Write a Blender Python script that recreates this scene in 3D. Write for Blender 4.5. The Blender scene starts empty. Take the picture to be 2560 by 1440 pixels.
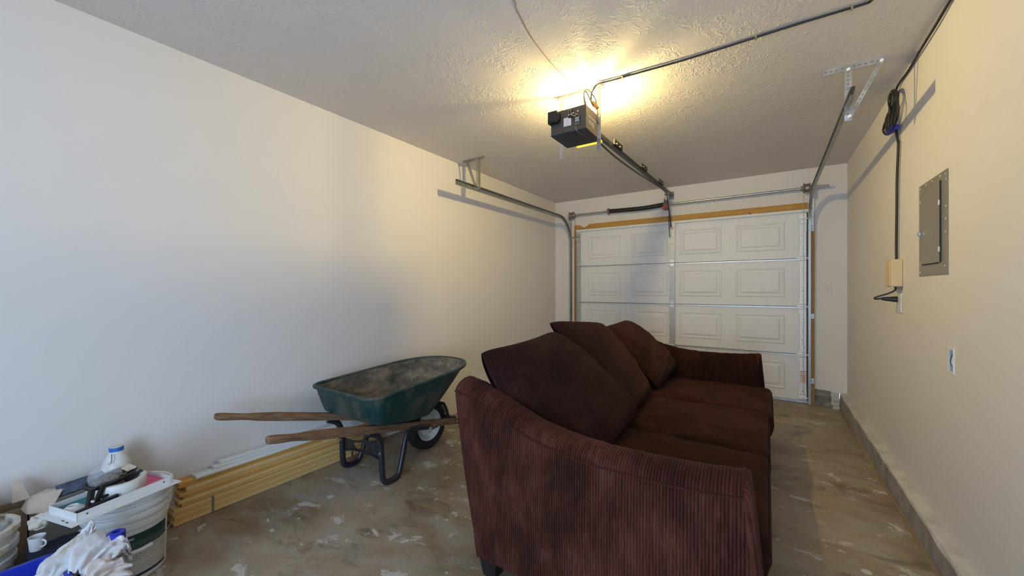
import bpy, bmesh, math, random
from mathutils import Vector, Matrix, noise
random.seed(7)
S = bpy.context.scene
COL = S.collection
PI = math.pi
# ------------------------------------------------------------------ camera
cam_d = bpy.data.cameras.new('camera'); cam = bpy.data.objects.new('camera', cam_d); COL.objects.link(cam)
cam.location = (0, 0, 1.27); cam.rotation_euler = (PI/2, 0, math.radians(33.58))
cam_d.sensor_width = 36; cam_d.lens = 961/2560*36; cam_d.shift_y = 2/2560; cam_d.clip_start = 0.02
S.camera = cam
# ------------------------------------------------------------------ world, lights, exposure
S.view_settings.view_transform = 'Standard'; S.view_settings.look = 'None'
S.view_settings.exposure = 0.12; S.view_settings.gamma = 1.0; S.view_settings.use_curve_mapping = False
W = bpy.data.worlds.new('daylight'); S.world = W; W.use_nodes = True
W.node_tree.nodes['Background'].inputs[0].default_value = (0.72, 0.84, 1.0, 1)
W.node_tree.nodes['Background'].inputs[1].default_value = 1.6
def area(name, loc, rot, sx, sy, power, col):
    d = bpy.data.lights.new(name, 'AREA'); d.shape = 'RECTANGLE'; d.size = sx; d.size_y = sy; d.energy = power; d.color = col
    o = bpy.data.objects.new(name, d); COL.objects.link(o); o.location = loc; o.rotation_euler = rot; return o
# daylight entering by the wide doorway in the wall behind the camera
area('doorway_daylight', (-0.30, -1.75, 1.04), (math.radians(90), 0, 0), 1.35, 2.0, 72, (0.45, 0.67, 1.0))
BULB = (-0.998, 2.45, 2.50)
BULB_STRENGTH = 2000          # the bare bulb itself lights the room

# ------------------------------------------------------------------ materials
def newmat(name):
    m = bpy.data.materials.new(name); m.use_nodes = True
    return m, m.node_tree, m.node_tree.nodes['Principled BSDF']
def setc(b, col, rough=0.6, metal=0.0, **k):
    b.inputs['Base Color'].default_value = (*col, 1); b.inputs['Roughness'].default_value = rough; b.inputs['Metallic'].default_value = metal
    for n, v in k.items(): b.inputs[n.replace('_', ' ')].default_value = v
def N(nt, t, **k):
    n = nt.nodes.new(t)
    for a, v in k.items():
        if a.startswith('i_'):
            key = a[2:]; n.inputs[int(key) if key.isdigit() else key.replace('_', ' ')].default_value = v
        else: setattr(n, a, v)
    return n
def ramp(nt, stops, src):
    r = nt.nodes.new('ShaderNodeValToRGB'); e = r.color_ramp.elements
    while len(e) < len(stops): e.new(0.5)
    for el, (p, c) in zip(e, stops): el.position = p; el.color = (*c, 1) if len(c) == 3 else c
    nt.links.new(src, r.inputs[0]); return r
def mapped(nt, coord='Object', scale=(1, 1, 1), rot=(0, 0, 0)):
    tc = nt.nodes.new('ShaderNodeTexCoord'); mp = nt.nodes.new('ShaderNodeMapping')
    mp.inputs['Scale'].default_value = scale; mp.inputs['Rotation'].default_value = rot
    nt.links.new(tc.outputs[coord], mp.inputs[0]); return mp.outputs[0]
def geo_pos(nt, scale=(1, 1, 1), rot=(0, 0, 0)):
    g = nt.nodes.new('ShaderNodeNewGeometry'); mp = nt.nodes.new('ShaderNodeMapping')
    mp.inputs['Scale'].default_value = scale; mp.inputs['Rotation'].default_value = rot
    nt.links.new(g.outputs['Position'], mp.inputs[0]); return mp.outputs[0]
def noise_n(nt, vec, scale, detail=4, rough=0.55, dist=0.0):
    n = N(nt, 'ShaderNodeTexNoise', i_Scale=scale, i_Detail=detail, i_Roughness=rough, i_Distortion=dist)
    nt.links.new(vec, n.inputs['Vector']); return n.outputs['Fac']
def math_n(nt, op, a, b=None, c=None):
    n = nt.nodes.new('ShaderNodeMath'); n.operation = op
    for i, v in enumerate((a, b, c)):
        if v is None: continue
        if isinstance(v, (int, float)): n.inputs[i].default_value = v
        else: nt.links.new(v, n.inputs[i])
    return n.outputs[0]
def mix_n(nt, fac, a, b, mode='MIX'):
    n = nt.nodes.new('ShaderNodeMix'); n.data_type = 'RGBA'; n.blend_type = mode
    if isinstance(fac, (int, float)): n.inputs[0].default_value = fac
    else: nt.links.new(fac, n.inputs[0])
    for i, v in ((6, a), (7, b)):
        if isinstance(v, tuple): n.inputs[i].default_value = (*v, 1)
        else: nt.links.new(v, n.inputs[i])
    return n.outputs[2]
def bump_n(nt, b, h, strength, dist):
    n = N(nt, 'ShaderNodeBump', i_Strength=strength, i_Distance=dist); nt.links.new(h, n.inputs['Height'])
    nt.links.new(n.outputs[0], b.inputs['Normal']); return n
def simple(name, col, rough=0.6, metal=0.0, var=0.0, vs=20, **k):
    m, nt, b = newmat(name); setc(b, col, rough, metal, **k)
    if var:
        f = noise_n(nt, geo_pos(nt), vs, 4)
        r = ramp(nt, [(0.3, tuple(c*(1-var) for c in col)), (0.7, tuple(min(1, c*(1+var)) for c in col))], f)
        nt.links.new(r.outputs[0], b.inputs['Base Color'])
    return m
M = {}
# painted drywall
def wallmat(name, col):
    m, nt, b = newmat(name); setc(b, col, 0.85)
    p = geo_pos(nt); f = noise_n(nt, p, 1.3, 3)
    r = ramp(nt, [(0.3, tuple(c*0.985 for c in col)), (0.7, tuple(min(1, c*1.015) for c in col))], f)
    nt.links.new(r.outputs[0], b.inputs['Base Color'])
    bump_n(nt, b, noise_n(nt, p, 110, 3, 0.6), 0.12, 0.0012); return m
M['wall'] = wallmat('painted_wall', (0.76, 0.72, 0.68))
# knock-down textured ceiling
m, nt, b = newmat('textured_ceiling'); setc(b, (0.73, 0.67, 0.615), 0.75)
p = geo_pos(nt)
n1 = noise_n(nt, p, 23, 2.5, 0.5, 0.9); a1 = math_n(nt, 'ABSOLUTE', math_n(nt, 'SUBTRACT', n1, 0.5))
r1 = ramp(nt, [(0.0, (1, 1, 1)), (0.04, (0.25, 0.25, 0.25)), (0.085, (0, 0, 0))], a1)
n2 = noise_n(nt, p, 6, 2); k2 = ramp(nt, [(0.42, (0.1, 0.1, 0.1)), (0.56, (1, 1, 1))], n2)
n3 = noise_n(nt, p, 45, 3); h = math_n(nt, 'MULTIPLY', r1.outputs[0], k2.outputs[0])
h = math_n(nt, 'ADD', h, math_n(nt, 'MULTIPLY', n3, 0.35))
bump_n(nt, b, h, 0.45, 0.0042); M['ceiling'] = m
# stained concrete floor
m, nt, b = newmat('stained_concrete'); setc(b, (0.3, 0.26, 0.2), 0.5)
p = geo_pos(nt); ps = geo_pos(nt, (1, 2.2, 1), (0, 0, math.radians(-28)))
big = noise_n(nt, p, 1.1, 5, 0.6, 0.4)
c0 = ramp(nt, [(0.28, (0.13, 0.083, 0.038)), (0.42, (0.23, 0.165, 0.09)), (0.55, (0.33, 0.255, 0.165)), (0.72, (0.42, 0.345, 0.245))], big).outputs[0]
med = noise_n(nt, ps, 3.2, 7, 0.68, 0.5)
c1 = mix_n(nt, ramp(nt, [(0.42, (0, 0, 0)), (0.62, (0.6, 0.6, 0.6))], med).outputs[0], c0, (0.36, 0.335, 0.285))
dk = noise_n(nt, ps, 2.1, 6, 0.7, 0.8)
c2 = mix_n(nt, ramp(nt, [(0.54, (0, 0, 0)), (0.68, (0.75, 0.75, 0.75))], dk).outputs[0], c1, (0.10, 0.065, 0.03))
sp = noise_n(nt, geo_pos(nt, (1, 1.6, 1), (0, 0, 0.6)), 5.0, 9, 0.72, 0.3)
blot = ramp(nt, [(0.585, (0, 0, 0)), (0.62, (0.9, 0.9, 0.9))], sp).outputs[0]
c3 = mix_n(nt, math_n(nt, 'MULTIPLY', blot, 0.8), c2, (0.60, 0.585, 0.54))
vo = N(nt, 'ShaderNodeTexVoronoi', i_Scale=7.0, i_Randomness=1.0); nt.links.new(geo_pos(nt), vo.inputs['Vector'])
sz = N(nt, 'ShaderNodeTexWhiteNoise'); nt.links.new(vo.outputs['Color'], sz.inputs['Vector'])
thr = math_n(nt, 'MULTIPLY', math_n(nt, 'POWER', sz.outputs['Value'], 4.0), 0.16)
dot = math_n(nt, 'LESS_THAN', vo.outputs['Distance'], thr)
c4 = mix_n(nt, math_n(nt, 'MULTIPLY', dot, 0.7), c3, (0.68, 0.66, 0.6))
gr = noise_n(nt, p, 120, 3)
c5 = mix_n(nt, 0.35, c4, ramp(nt, [(0.3, (0.35, 0.35, 0.35)), (0.7, (0.65, 0.65, 0.65))], gr).outputs[0], 'OVERLAY')
nt.links.new(c5, b.inputs['Base Color'])
nt.links.new(ramp(nt, [(0.35, (0.42, 0.42, 0.42)), (0.65, (0.72, 0.72, 0.72))], med).outputs[0], b.inputs['Roughness'])
bump_n(nt, b, math_n(nt, 'ADD', med, math_n(nt, 'MULTIPLY', gr, 0.2)), 0.15, 0.004); M['floor'] = m
# rough concrete kerb
def concrete(name, c_a, c_b, bs=0.6):
    m, nt, b = newmat(name); setc(b, c_a, 0.9); p = geo_pos(nt)
    f = noise_n(nt, p, 9, 7, 0.7); r = ramp(nt, [(0.35, c_a), (0.65, c_b)], f)
    nt.links.new(r.outputs[0], b.inputs['Base Color']); bump_n(nt, b, noise_n(nt, p, 60, 6, 0.7), bs, 0.006); return m
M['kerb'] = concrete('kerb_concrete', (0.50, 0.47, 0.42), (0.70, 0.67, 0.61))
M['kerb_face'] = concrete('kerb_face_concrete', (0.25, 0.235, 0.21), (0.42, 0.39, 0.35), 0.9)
M['rubble'] = concrete('broken_concrete', (0.12, 0.10, 0.08), (0.42, 0.38, 0.32), 1.0)
# wood
def wood(name, cl, cd, along='Y', grain=26, bs=0.15, rough=0.6, coord='geo', knots=0.0):
    m, nt, b = newmat(name); setc(b, cl, rough)
    sc = {'X': (1.2, grain, grain), 'Y': (grain, 1.2, grain), 'Z': (grain, grain, 1.2)}[along]
    v = geo_pos(nt, sc)
    f = noise_n(nt, v, 1.0, 6, 0.65, 0.3); r = ramp(nt, [(0.3, cd), (0.65, cl)], f).outputs[0]
    if knots:
        vo = N(nt, 'ShaderNodeTexVoronoi', i_Scale=4.5); nt.links.new(geo_pos(nt), vo.inputs['Vector'])
        r = mix_n(nt, ramp(nt, [(0.05, (1, 1, 1)), (0.09, (0, 0, 0))], vo.outputs['Distance']).outputs[0], r, tuple(c*0.3 for c in cd))
    nt.links.new(r, b.inputs['Base Color']); bump_n(nt, b, f, bs, 0.002); return m
M['jamb_x'] = wood('varnished_jamb_across', (0.55, 0.30, 0.06), (0.42, 0.20, 0.03), 'X', 20, knots=1)
M['jamb_z'] = wood('varnished_jamb_upright', (0.50, 0.26, 0.06), (0.38, 0.17, 0.03), 'Z', 20, knots=1)
M['pine'] = wood('pine_board', (0.80, 0.50, 0.18), (0.66, 0.35, 0.09), 'Y', 30)
M['pine2'] = wood('orange_pine_board', (0.74, 0.40, 0.10), (0.56, 0.26, 0.04), 'Y', 30)
M['pine3'] = wood('pale_pine_board', (0.84, 0.60, 0.28), (0.70, 0.43, 0.14), 'Y', 30)
def wood_sloped(name, cl, cd, slope, grain):
    m, nt, b = newmat(name); setc(b, cl, 0.75)
    v1 = geo_pos(nt, (1, 1, 1), (slope, 0, 0)); mp = nt.nodes.new('ShaderNodeMapping'); mp.inputs['Scale'].default_value = (grain, 2.0, grain); nt.links.new(v1, mp.inputs[0])
    f = noise_n(nt, mp.outputs[0], 1.0, 6, 0.65, 0.3); c = ramp(nt, [(0.32, cd), (0.62, cl)], f).outputs[0]
    g = noise_n(nt, geo_pos(nt), 9, 5, 0.7); c = mix_n(nt, ramp(nt, [(0.66, (0, 0, 0)), (0.70, (0.7,)*3)], g).outputs[0], c, (0.55, 0.50, 0.44))
    nt.links.new(c, b.inputs['Base Color']); bump_n(nt, b, f, 0.5, 0.002); return m
M['handle'] = wood_sloped('weathered_handle_wood', (0.27, 0.155, 0.08), (0.10, 0.05, 0.022), math.radians(14), 70)
M['handle_old'] = wood('weathered_handle_wood', (0.26, 0.155, 0.085), (0.10, 0.05, 0.025), 'Y', 60, 0.5, 0.75)
M['strip'] = wood('old_fibre_strip', (0.36, 0.27, 0.16), (0.20, 0.14, 0.08), 'Y', 50, 0.6, 0.9)
M['door'] = simple('white_door_steel', (0.80, 0.80, 0.80), 0.5, 0, 0.03, 2)
M['moulding'] = simple('white_primed_wood', (0.80, 0.79, 0.76), 0.5)
M['moulding_end'] = simple('cut_wood_end', (0.74, 0.64, 0.48), 0.7)
M['panel_white'] = simple('white_melamine', (0.74, 0.72, 0.66), 0.5, 0, 0.02, 3)
def metal(name, col, rough, var=0.25, vs=14):
    m, nt, b = newmat(name); setc(b, col, rough, 0.9)
    f = noise_n(nt, geo_pos(nt), vs, 5, 0.7)
    r = ramp(nt, [(0.3, tuple(c*(1-var) for c in col)), (0.7, tuple(min(1, c*(1+var*0.5)) for c in col))], f)
    nt.links.new(r.outputs[0], b.inputs['Base Color'])
    r2 = ramp(nt, [(0.3, (rough*0.8,)*3), (0.7, (min(1, rough*1.3),)*3)], f); nt.links.new(r2.outputs[0], b.inputs['Roughness']); return m
M['galv'] = metal('galvanised_steel', (0.62, 0.64, 0.64), 0.38)
M['galv_dull'] = metal('dull_galvanised_steel', (0.42, 0.44, 0.43), 0.40)
M['stile'] = simple('painted_sheen_steel', (0.93, 0.95, 0.98), 0.3, 0.0)  # near-white base colour carries the specular brightness of the steel
M['stile_mid'] = simple('centre_stile_steel', (0.50, 0.51, 0.51), 0.4, 0.35)
M['steel'] = metal('shaft_steel', (0.52, 0.50, 0.46), 0.3)
M['drum'] = metal('cast_drum', (0.34, 0.31, 0.28), 0.5)
M['hole'] = simple('dark_hole', (0.03, 0.03, 0.035), 0.8)
M['black'] = simple('black_plastic', (0.014, 0.013, 0.013), 0.45)
M['black_metal'] = simple('black_painted_steel', (0.022, 0.021, 0.025), 0.38, 0.0, 0.3, 30)
m, nt, b = newmat('worn_black_enamel'); setc(b, (0.02, 0.02, 0.024), 0.35)
f = noise_n(nt, geo_pos(nt), 38, 6, 0.75)
r = ramp(nt, [(0.60, (0.02, 0.02, 0.026)), (0.67, (0.12, 0.055, 0.03)), (0.78, (0.22, 0.13, 0.09))], f)
nt.links.new(r.outputs[0], b.inputs['Base Color']); bump_n(nt, b, f, 0.2, 0.001); M['leg'] = m
M['cable'] = simple('black_cable', (0.02, 0.018, 0.016), 0.5)
M['housing'] = simple('brown_black_housing', (0.085, 0.065, 0.05), 0.42)
M['housing_side'] = simple('taupe_housing_side', (0.26, 0.20, 0.13), 0.5)
M['housing_base'] = simple('dark_housing_base', (0.022, 0.022, 0.035), 0.5)
M['white'] = simple('white_plastic', (0.80, 0.79, 0.76), 0.4)
M['white_ink'] = simple('white_print', (0.78, 0.76, 0.70), 0.6)
M['grey_ink'] = simple('grey_print', (0.20, 0.19, 0.18), 0.6)
M['red_ink'] = simple('red_print', (0.70, 0.08, 0.05), 0.6)
M['pink_ink'] = simple('pale_red_print', (0.80, 0.42, 0.40), 0.7)
M['red'] = simple('red_handle', (0.65, 0.07, 0.03), 0.45)
M['screw'] = metal('brass_screw', (0.62, 0.52, 0.32), 0.4)
M['blue'] = simple('blue_plastic', (0.012, 0.03, 0.42), 0.35)
M['blue_tie'] = simple('blue_tie', (0.01, 0.03, 0.5), 0.6)
M['tan'] = simple('tan_plastic', (0.66, 0.50, 0.26), 0.5)
M['tan_dark'] = simple('tan_plastic_side', (0.60, 0.46, 0.20), 0.5)
M['panel_grey'] = simple('grey_enamel', (0.235, 0.215, 0.175), 0.38, 0.1, 0.05, 4)
M['plate'] = simple('ivory_plate', (0.72, 0.68, 0.64), 0.45)
M['plate_shade'] = simple('ivory_rocker', (0.66, 0.62, 0.56), 0.45)
M['cavity'] = simple('box_cavity', (0.20, 0.10, 0.06), 0.9, 0, 0.5, 60)
M['rubber'] = simple('tyre_rubber', (0.018, 0.017, 0.016), 0.75)
M['rim'] = simple('white_enamel_rim', (0.72, 0.71, 0.69), 0.4, 0, 0.08, 14)
def emit(name, col, s, base=(0.9, 0.8, 0.5)):
    m, nt, b = newmat(name); setc(b, base, 0.4); b.inputs['Emission Color'].default_value = (*col, 1); b.inputs['Emission Strength'].default_value = s; return m
M['bulb'] = emit('lit_bulb', (1.0, 0.77, 0.31), BULB_STRENGTH)
M['lens'] = emit('lit_lens', (1.0, 0.78, 0.05), 0.9, (0.8, 0.65, 0.1))
# green poly tray with dust and dirt
m, nt, b = newmat('green_poly_tray'); setc(b, (0.01, 0.06, 0.05), 0.45); p = geo_pos(nt)
f = noise_n(nt, p, 7, 8, 0.72, 0.4); c = ramp(nt, [(0.35, (0.004, 0.036, 0.036)), (0.49, (0.008, 0.046, 0.044)), (0.62, (0.085, 0.085, 0.065))], f).outputs[0]
nt.links.new(c, b.inputs['Base Color']); nt.links.new(ramp(nt, [(0.4, (0.35,)*3), (0.65, (0.7,)*3)], f).outputs[0], b.inputs['Roughness']); M['tray'] = m
m, nt, b = newmat('dirty_tray_inside'); setc(b, (0.05, 0.06, 0.05), 0.8); p = geo_pos(nt, (1, 0.55, 1.4), (0, 0, 0.5))
f = noise_n(nt, p, 8, 9, 0.78, 0.5); c = ramp(nt, [(0.34, (0.035, 0.042, 0.034)), (0.48, (0.11, 0.105, 0.085)), (0.62, (0.26, 0.225, 0.18))], f).outputs[0]
g = noise_n(nt, geo_pos(nt, (60, 6, 30), (0, 0.3, 0.6)), 1.0, 4); c = mix_n(nt, ramp(nt, [(0.62, (0, 0, 0)), (0.70, (0.5,)*3)], g).outputs[0], c, (0.36, 0.33, 0.27))
nt.links.new(c, b.inputs['Base Color']); bump_n(nt, b, f, 0.3, 0.004); M['tray_in'] = m
# corduroy (stripes follow the u coordinate of each piece, in metres)
def corduroy(name, base, dark, light, pitch=0.0105, strength=0.8, groove=0.75, sheen=0.1, ns=(4.2, 2.4)):
    m, nt, b = newmat(name); setc(b, base, 0.95)
    uv = nt.nodes.new('ShaderNodeUVMap'); sx = nt.nodes.new('ShaderNodeSeparateXYZ'); nt.links.new(uv.outputs[0], sx.inputs[0])
    w = math_n(nt, 'SINE', math_n(nt, 'MULTIPLY', sx.outputs[0], 2*PI/pitch))
    w = math_n(nt, 'ADD', math_n(nt, 'MULTIPLY', w, 0.5), 0.5)
    w = math_n(nt, 'POWER', w, 0.7)
    mp = nt.nodes.new('ShaderNodeMapping'); mp.inputs['Scale'].default_value = (*ns, 1); nt.links.new(uv.outputs[0], mp.inputs[0])
    nap = noise_n(nt, mp.outputs[0], 1.0, 6, 0.66, 0.25)
    mp2 = nt.nodes.new('ShaderNodeMapping'); mp2.inputs['Scale'].default_value = (95, 9, 1); nt.links.new(uv.outputs[0], mp2.inputs[0])
    st = noise_n(nt, mp2.outputs[0], 1.0, 3, 0.6, 0.0)
    nap = math_n(nt, 'ADD', math_n(nt, 'MULTIPLY', nap, 0.72), math_n(nt, 'MULTIPLY', st, 0.28))
    cA = ramp(nt, [(0.37, dark), (0.49, base), (0.64, light)], nap).outputs[0]
    gm = ramp(nt, [(0.45, (groove,)*3), (0.62, (groove*0.35,)*3)], nap).outputs[0]
    col = mix_n(nt, math_n(nt, 'MULTIPLY', math_n(nt, 'SUBTRACT', 1.0, w), gm), cA, tuple(c*0.3 for c in dark))
    fz = noise_n(nt, geo_pos(nt), 300, 2); col = mix_n(nt, 0.3, col, ramp(nt, [(0.3, (0.3,)*3), (0.7, (0.7,)*3)], fz).outputs[0], 'OVERLAY')
    nt.links.new(col, b.inputs['Base Color'])
    b.inputs['Sheen Weight'].default_value = sheen; b.inputs['Sheen Roughness'].default_value = 0.4; b.inputs['Sheen Tint'].default_value = (0.8, 0.45, 0.4, 1)
    b.inputs['Specular IOR Level'].default_value = 0.08
    bump_n(nt, b, w, strength, 0.0025); return m
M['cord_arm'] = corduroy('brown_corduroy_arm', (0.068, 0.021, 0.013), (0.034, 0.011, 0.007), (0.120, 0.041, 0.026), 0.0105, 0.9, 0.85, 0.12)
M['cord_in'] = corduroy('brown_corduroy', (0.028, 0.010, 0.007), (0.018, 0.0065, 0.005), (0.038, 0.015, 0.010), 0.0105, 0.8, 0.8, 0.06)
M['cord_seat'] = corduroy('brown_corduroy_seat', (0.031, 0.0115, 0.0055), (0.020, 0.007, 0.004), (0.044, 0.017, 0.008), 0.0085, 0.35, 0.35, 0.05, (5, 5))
M['cord_pil'] = corduroy('brown_corduroy_pillow', (0.030, 0.0115, 0.0085), (0.019, 0.0075, 0.006), (0.042, 0.017, 0.012), 0.0088, 0.7, 0.6, 0.08, (4, 5))
M['sofa_leg'] = simple('black_sofa_leg', (0.012, 0.010, 0.010), 0.5)
# bucket and clutter
m, nt, b = newmat('bucket_plastic'); setc(b, (0.76, 0.75, 0.71), 0.35); b.inputs['Subsurface Weight'].default_value = 0.0
M['bucket'] = m
m, nt, b = newmat('paint_crusted_bucket'); setc(b, (0.6, 0.55, 0.45), 0.7); p = geo_pos(nt, (1, 1, 1.6))
f = noise_n(nt, p, 14, 6, 0.7, 0.6); c = ramp(nt, [(0.33, (0.16, 0.11, 0.07)), (0.42, (0.60, 0.50, 0.33)), (0.55, (0.72, 0.70, 0.64)), (0.7, (0.52, 0.58, 0.62))], f).outputs[0]
nt.links.new(c, b.inputs['Base Color']); bump_n(nt, b, f, 0.7, 0.01); M['crust'] = m
m, nt, b = newmat('bucket_label'); setc(b, (0.7, 0.68, 0.62), 0.5)
uv = nt.nodes.new('ShaderNodeUVMap'); sx = nt.nodes.new('ShaderNodeSeparateXYZ'); nt.links.new(uv.outputs[0], sx.inputs[0])
U_, V_ = sx.outputs[0], sx.outputs[1]      # u around (m), v up (m), from the foot of the label
ln = math_n(nt, 'GREATER_THAN', math_n(nt, 'FRACT', math_n(nt, 'MULTIPLY', V_, 150)), 0.52)
mp = nt.nodes.new('ShaderNodeMapping'); mp.inputs['Scale'].default_value = (420, 150, 1); nt.links.new(uv.outputs[0], mp.inputs[0])
wn = noise_n(nt, mp.outputs[0], 1.0, 1); word = math_n(nt, 'GREATER_THAN', wn, 0.43)
par = math_n(nt, 'GREATER_THAN', math_n(nt, 'FRACT', math_n(nt, 'MULTIPLY', V_, 17)), 0.10)
ink = math_n(nt, 'MULTIPLY', math_n(nt, 'MULTIPLY', ln, word), math_n(nt, 'MULTIPLY', par, math_n(nt, 'LESS_THAN', V_, 0.118)))
c = mix_n(nt, math_n(nt, 'MULTIPLY', ink, 0.72), (0.66, 0.64, 0.58), (0.10, 0.10, 0.10))
mp2 = nt.nodes.new('ShaderNodeMapping'); mp2.inputs['Scale'].default_value = (260, 260, 1); nt.links.new(uv.outputs[0], mp2.inputs[0])
spk = ramp(nt, [(0.40, (0.012, 0.045, 0.042)), (0.62, (0.12, 0.17, 0.16))], noise_n(nt, mp2.outputs[0], 1.0, 2)).outputs[0]
c = mix_n(nt, math_n(nt, 'GREATER_THAN', V_, 0.123), c, spk)
c = mix_n(nt, math_n(nt, 'GREATER_THAN', V_, 0.155), c, (0.010, 0.05, 0.046))
c = mix_n(nt, math_n(nt, 'LESS_THAN', V_, 0.012), c, (0.02, 0.035, 0.06))
nt.links.new(c, b.inputs['Base Color']); M['label'] = m
def rag(name, col, stain):
    m, nt, b = newmat(name); setc(b, col, 0.95); p = geo_pos(nt)
    f = noise_n(nt, p, 13, 5, 0.6, 0.5); c = ramp(nt, [(0.30, stain), (0.43, col), (0.8, tuple(min(1, x*1.05) for x in col))], f).outputs[0]
    nt.links.new(c, b.inputs['Base Color']); bump_n(nt, b, noise_n(nt, geo_pos(nt, (1, 1, 0.5)), 60, 4), 0.5, 0.004); return m
M['rag'] = rag('white_cotton_rag', (0.68, 0.68, 0.70), (0.50, 0.42, 0.30))
M['rag2'] = rag('pale_cotton_rag', (0.72, 0.67, 0.64), (0.45, 0.38, 0.32))
M['card'] = simple('cardboard', (0.42, 0.32, 0.21), 0.85, 0, 0.08, 10)
M['card_white'] = simple('white_faced_cardboard', (0.58, 0.50, 0.42), 0.8, 0, 0.12, 8)
M['navy'] = simple('navy_bag_fabric', (0.012, 0.014, 0.03), 0.9, 0, 0.4, 80)
M['teal'] = simple('teal_print_paper', (0.02, 0.20, 0.24), 0.5, 0, 0.25, 25)
M['dark_print'] = simple('dark_blue_print_paper', (0.05, 0.075, 0.12), 0.5, 0, 0.8, 28)
M['pink'] = simple('pink_paper', (0.72, 0.12, 0.25), 0.6, 0, 0.2, 40)
M['vent'] = simple('white_vent_steel', (0.76, 0.76, 0.74), 0.35)
M['pvc'] = simple('white_pvc', (0.70, 0.68, 0.64), 0.4, 0, 0.06, 8)
M['cap_blue'] = simple('blue_cap', (0.02, 0.16, 0.55), 0.45)
M['cap_top'] = simple('white_cap_top', (0.72, 0.68, 0.62), 0.5)
m, nt, b = newmat('clear_blister'); setc(b, (0.92, 0.92, 0.95), 0.12); b.inputs['Alpha'].default_value = 0.22; M['clear'] = m
M['paper'] = simple('stained_paper', (0.66, 0.58, 0.46), 0.8, 0, 0.2, 22)
M['red_dark'] = simple('dark_red_cloth', (0.16, 0.01, 0.015), 0.8)
M['brown_dark'] = simple('bucket_contents', (0.06, 0.04, 0.03), 0.8, 0, 0.6, 30)
M['screw_mix'] = metal('mixed_screws', (0.45, 0.36, 0.22), 0.4, 0.6, 90)

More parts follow.
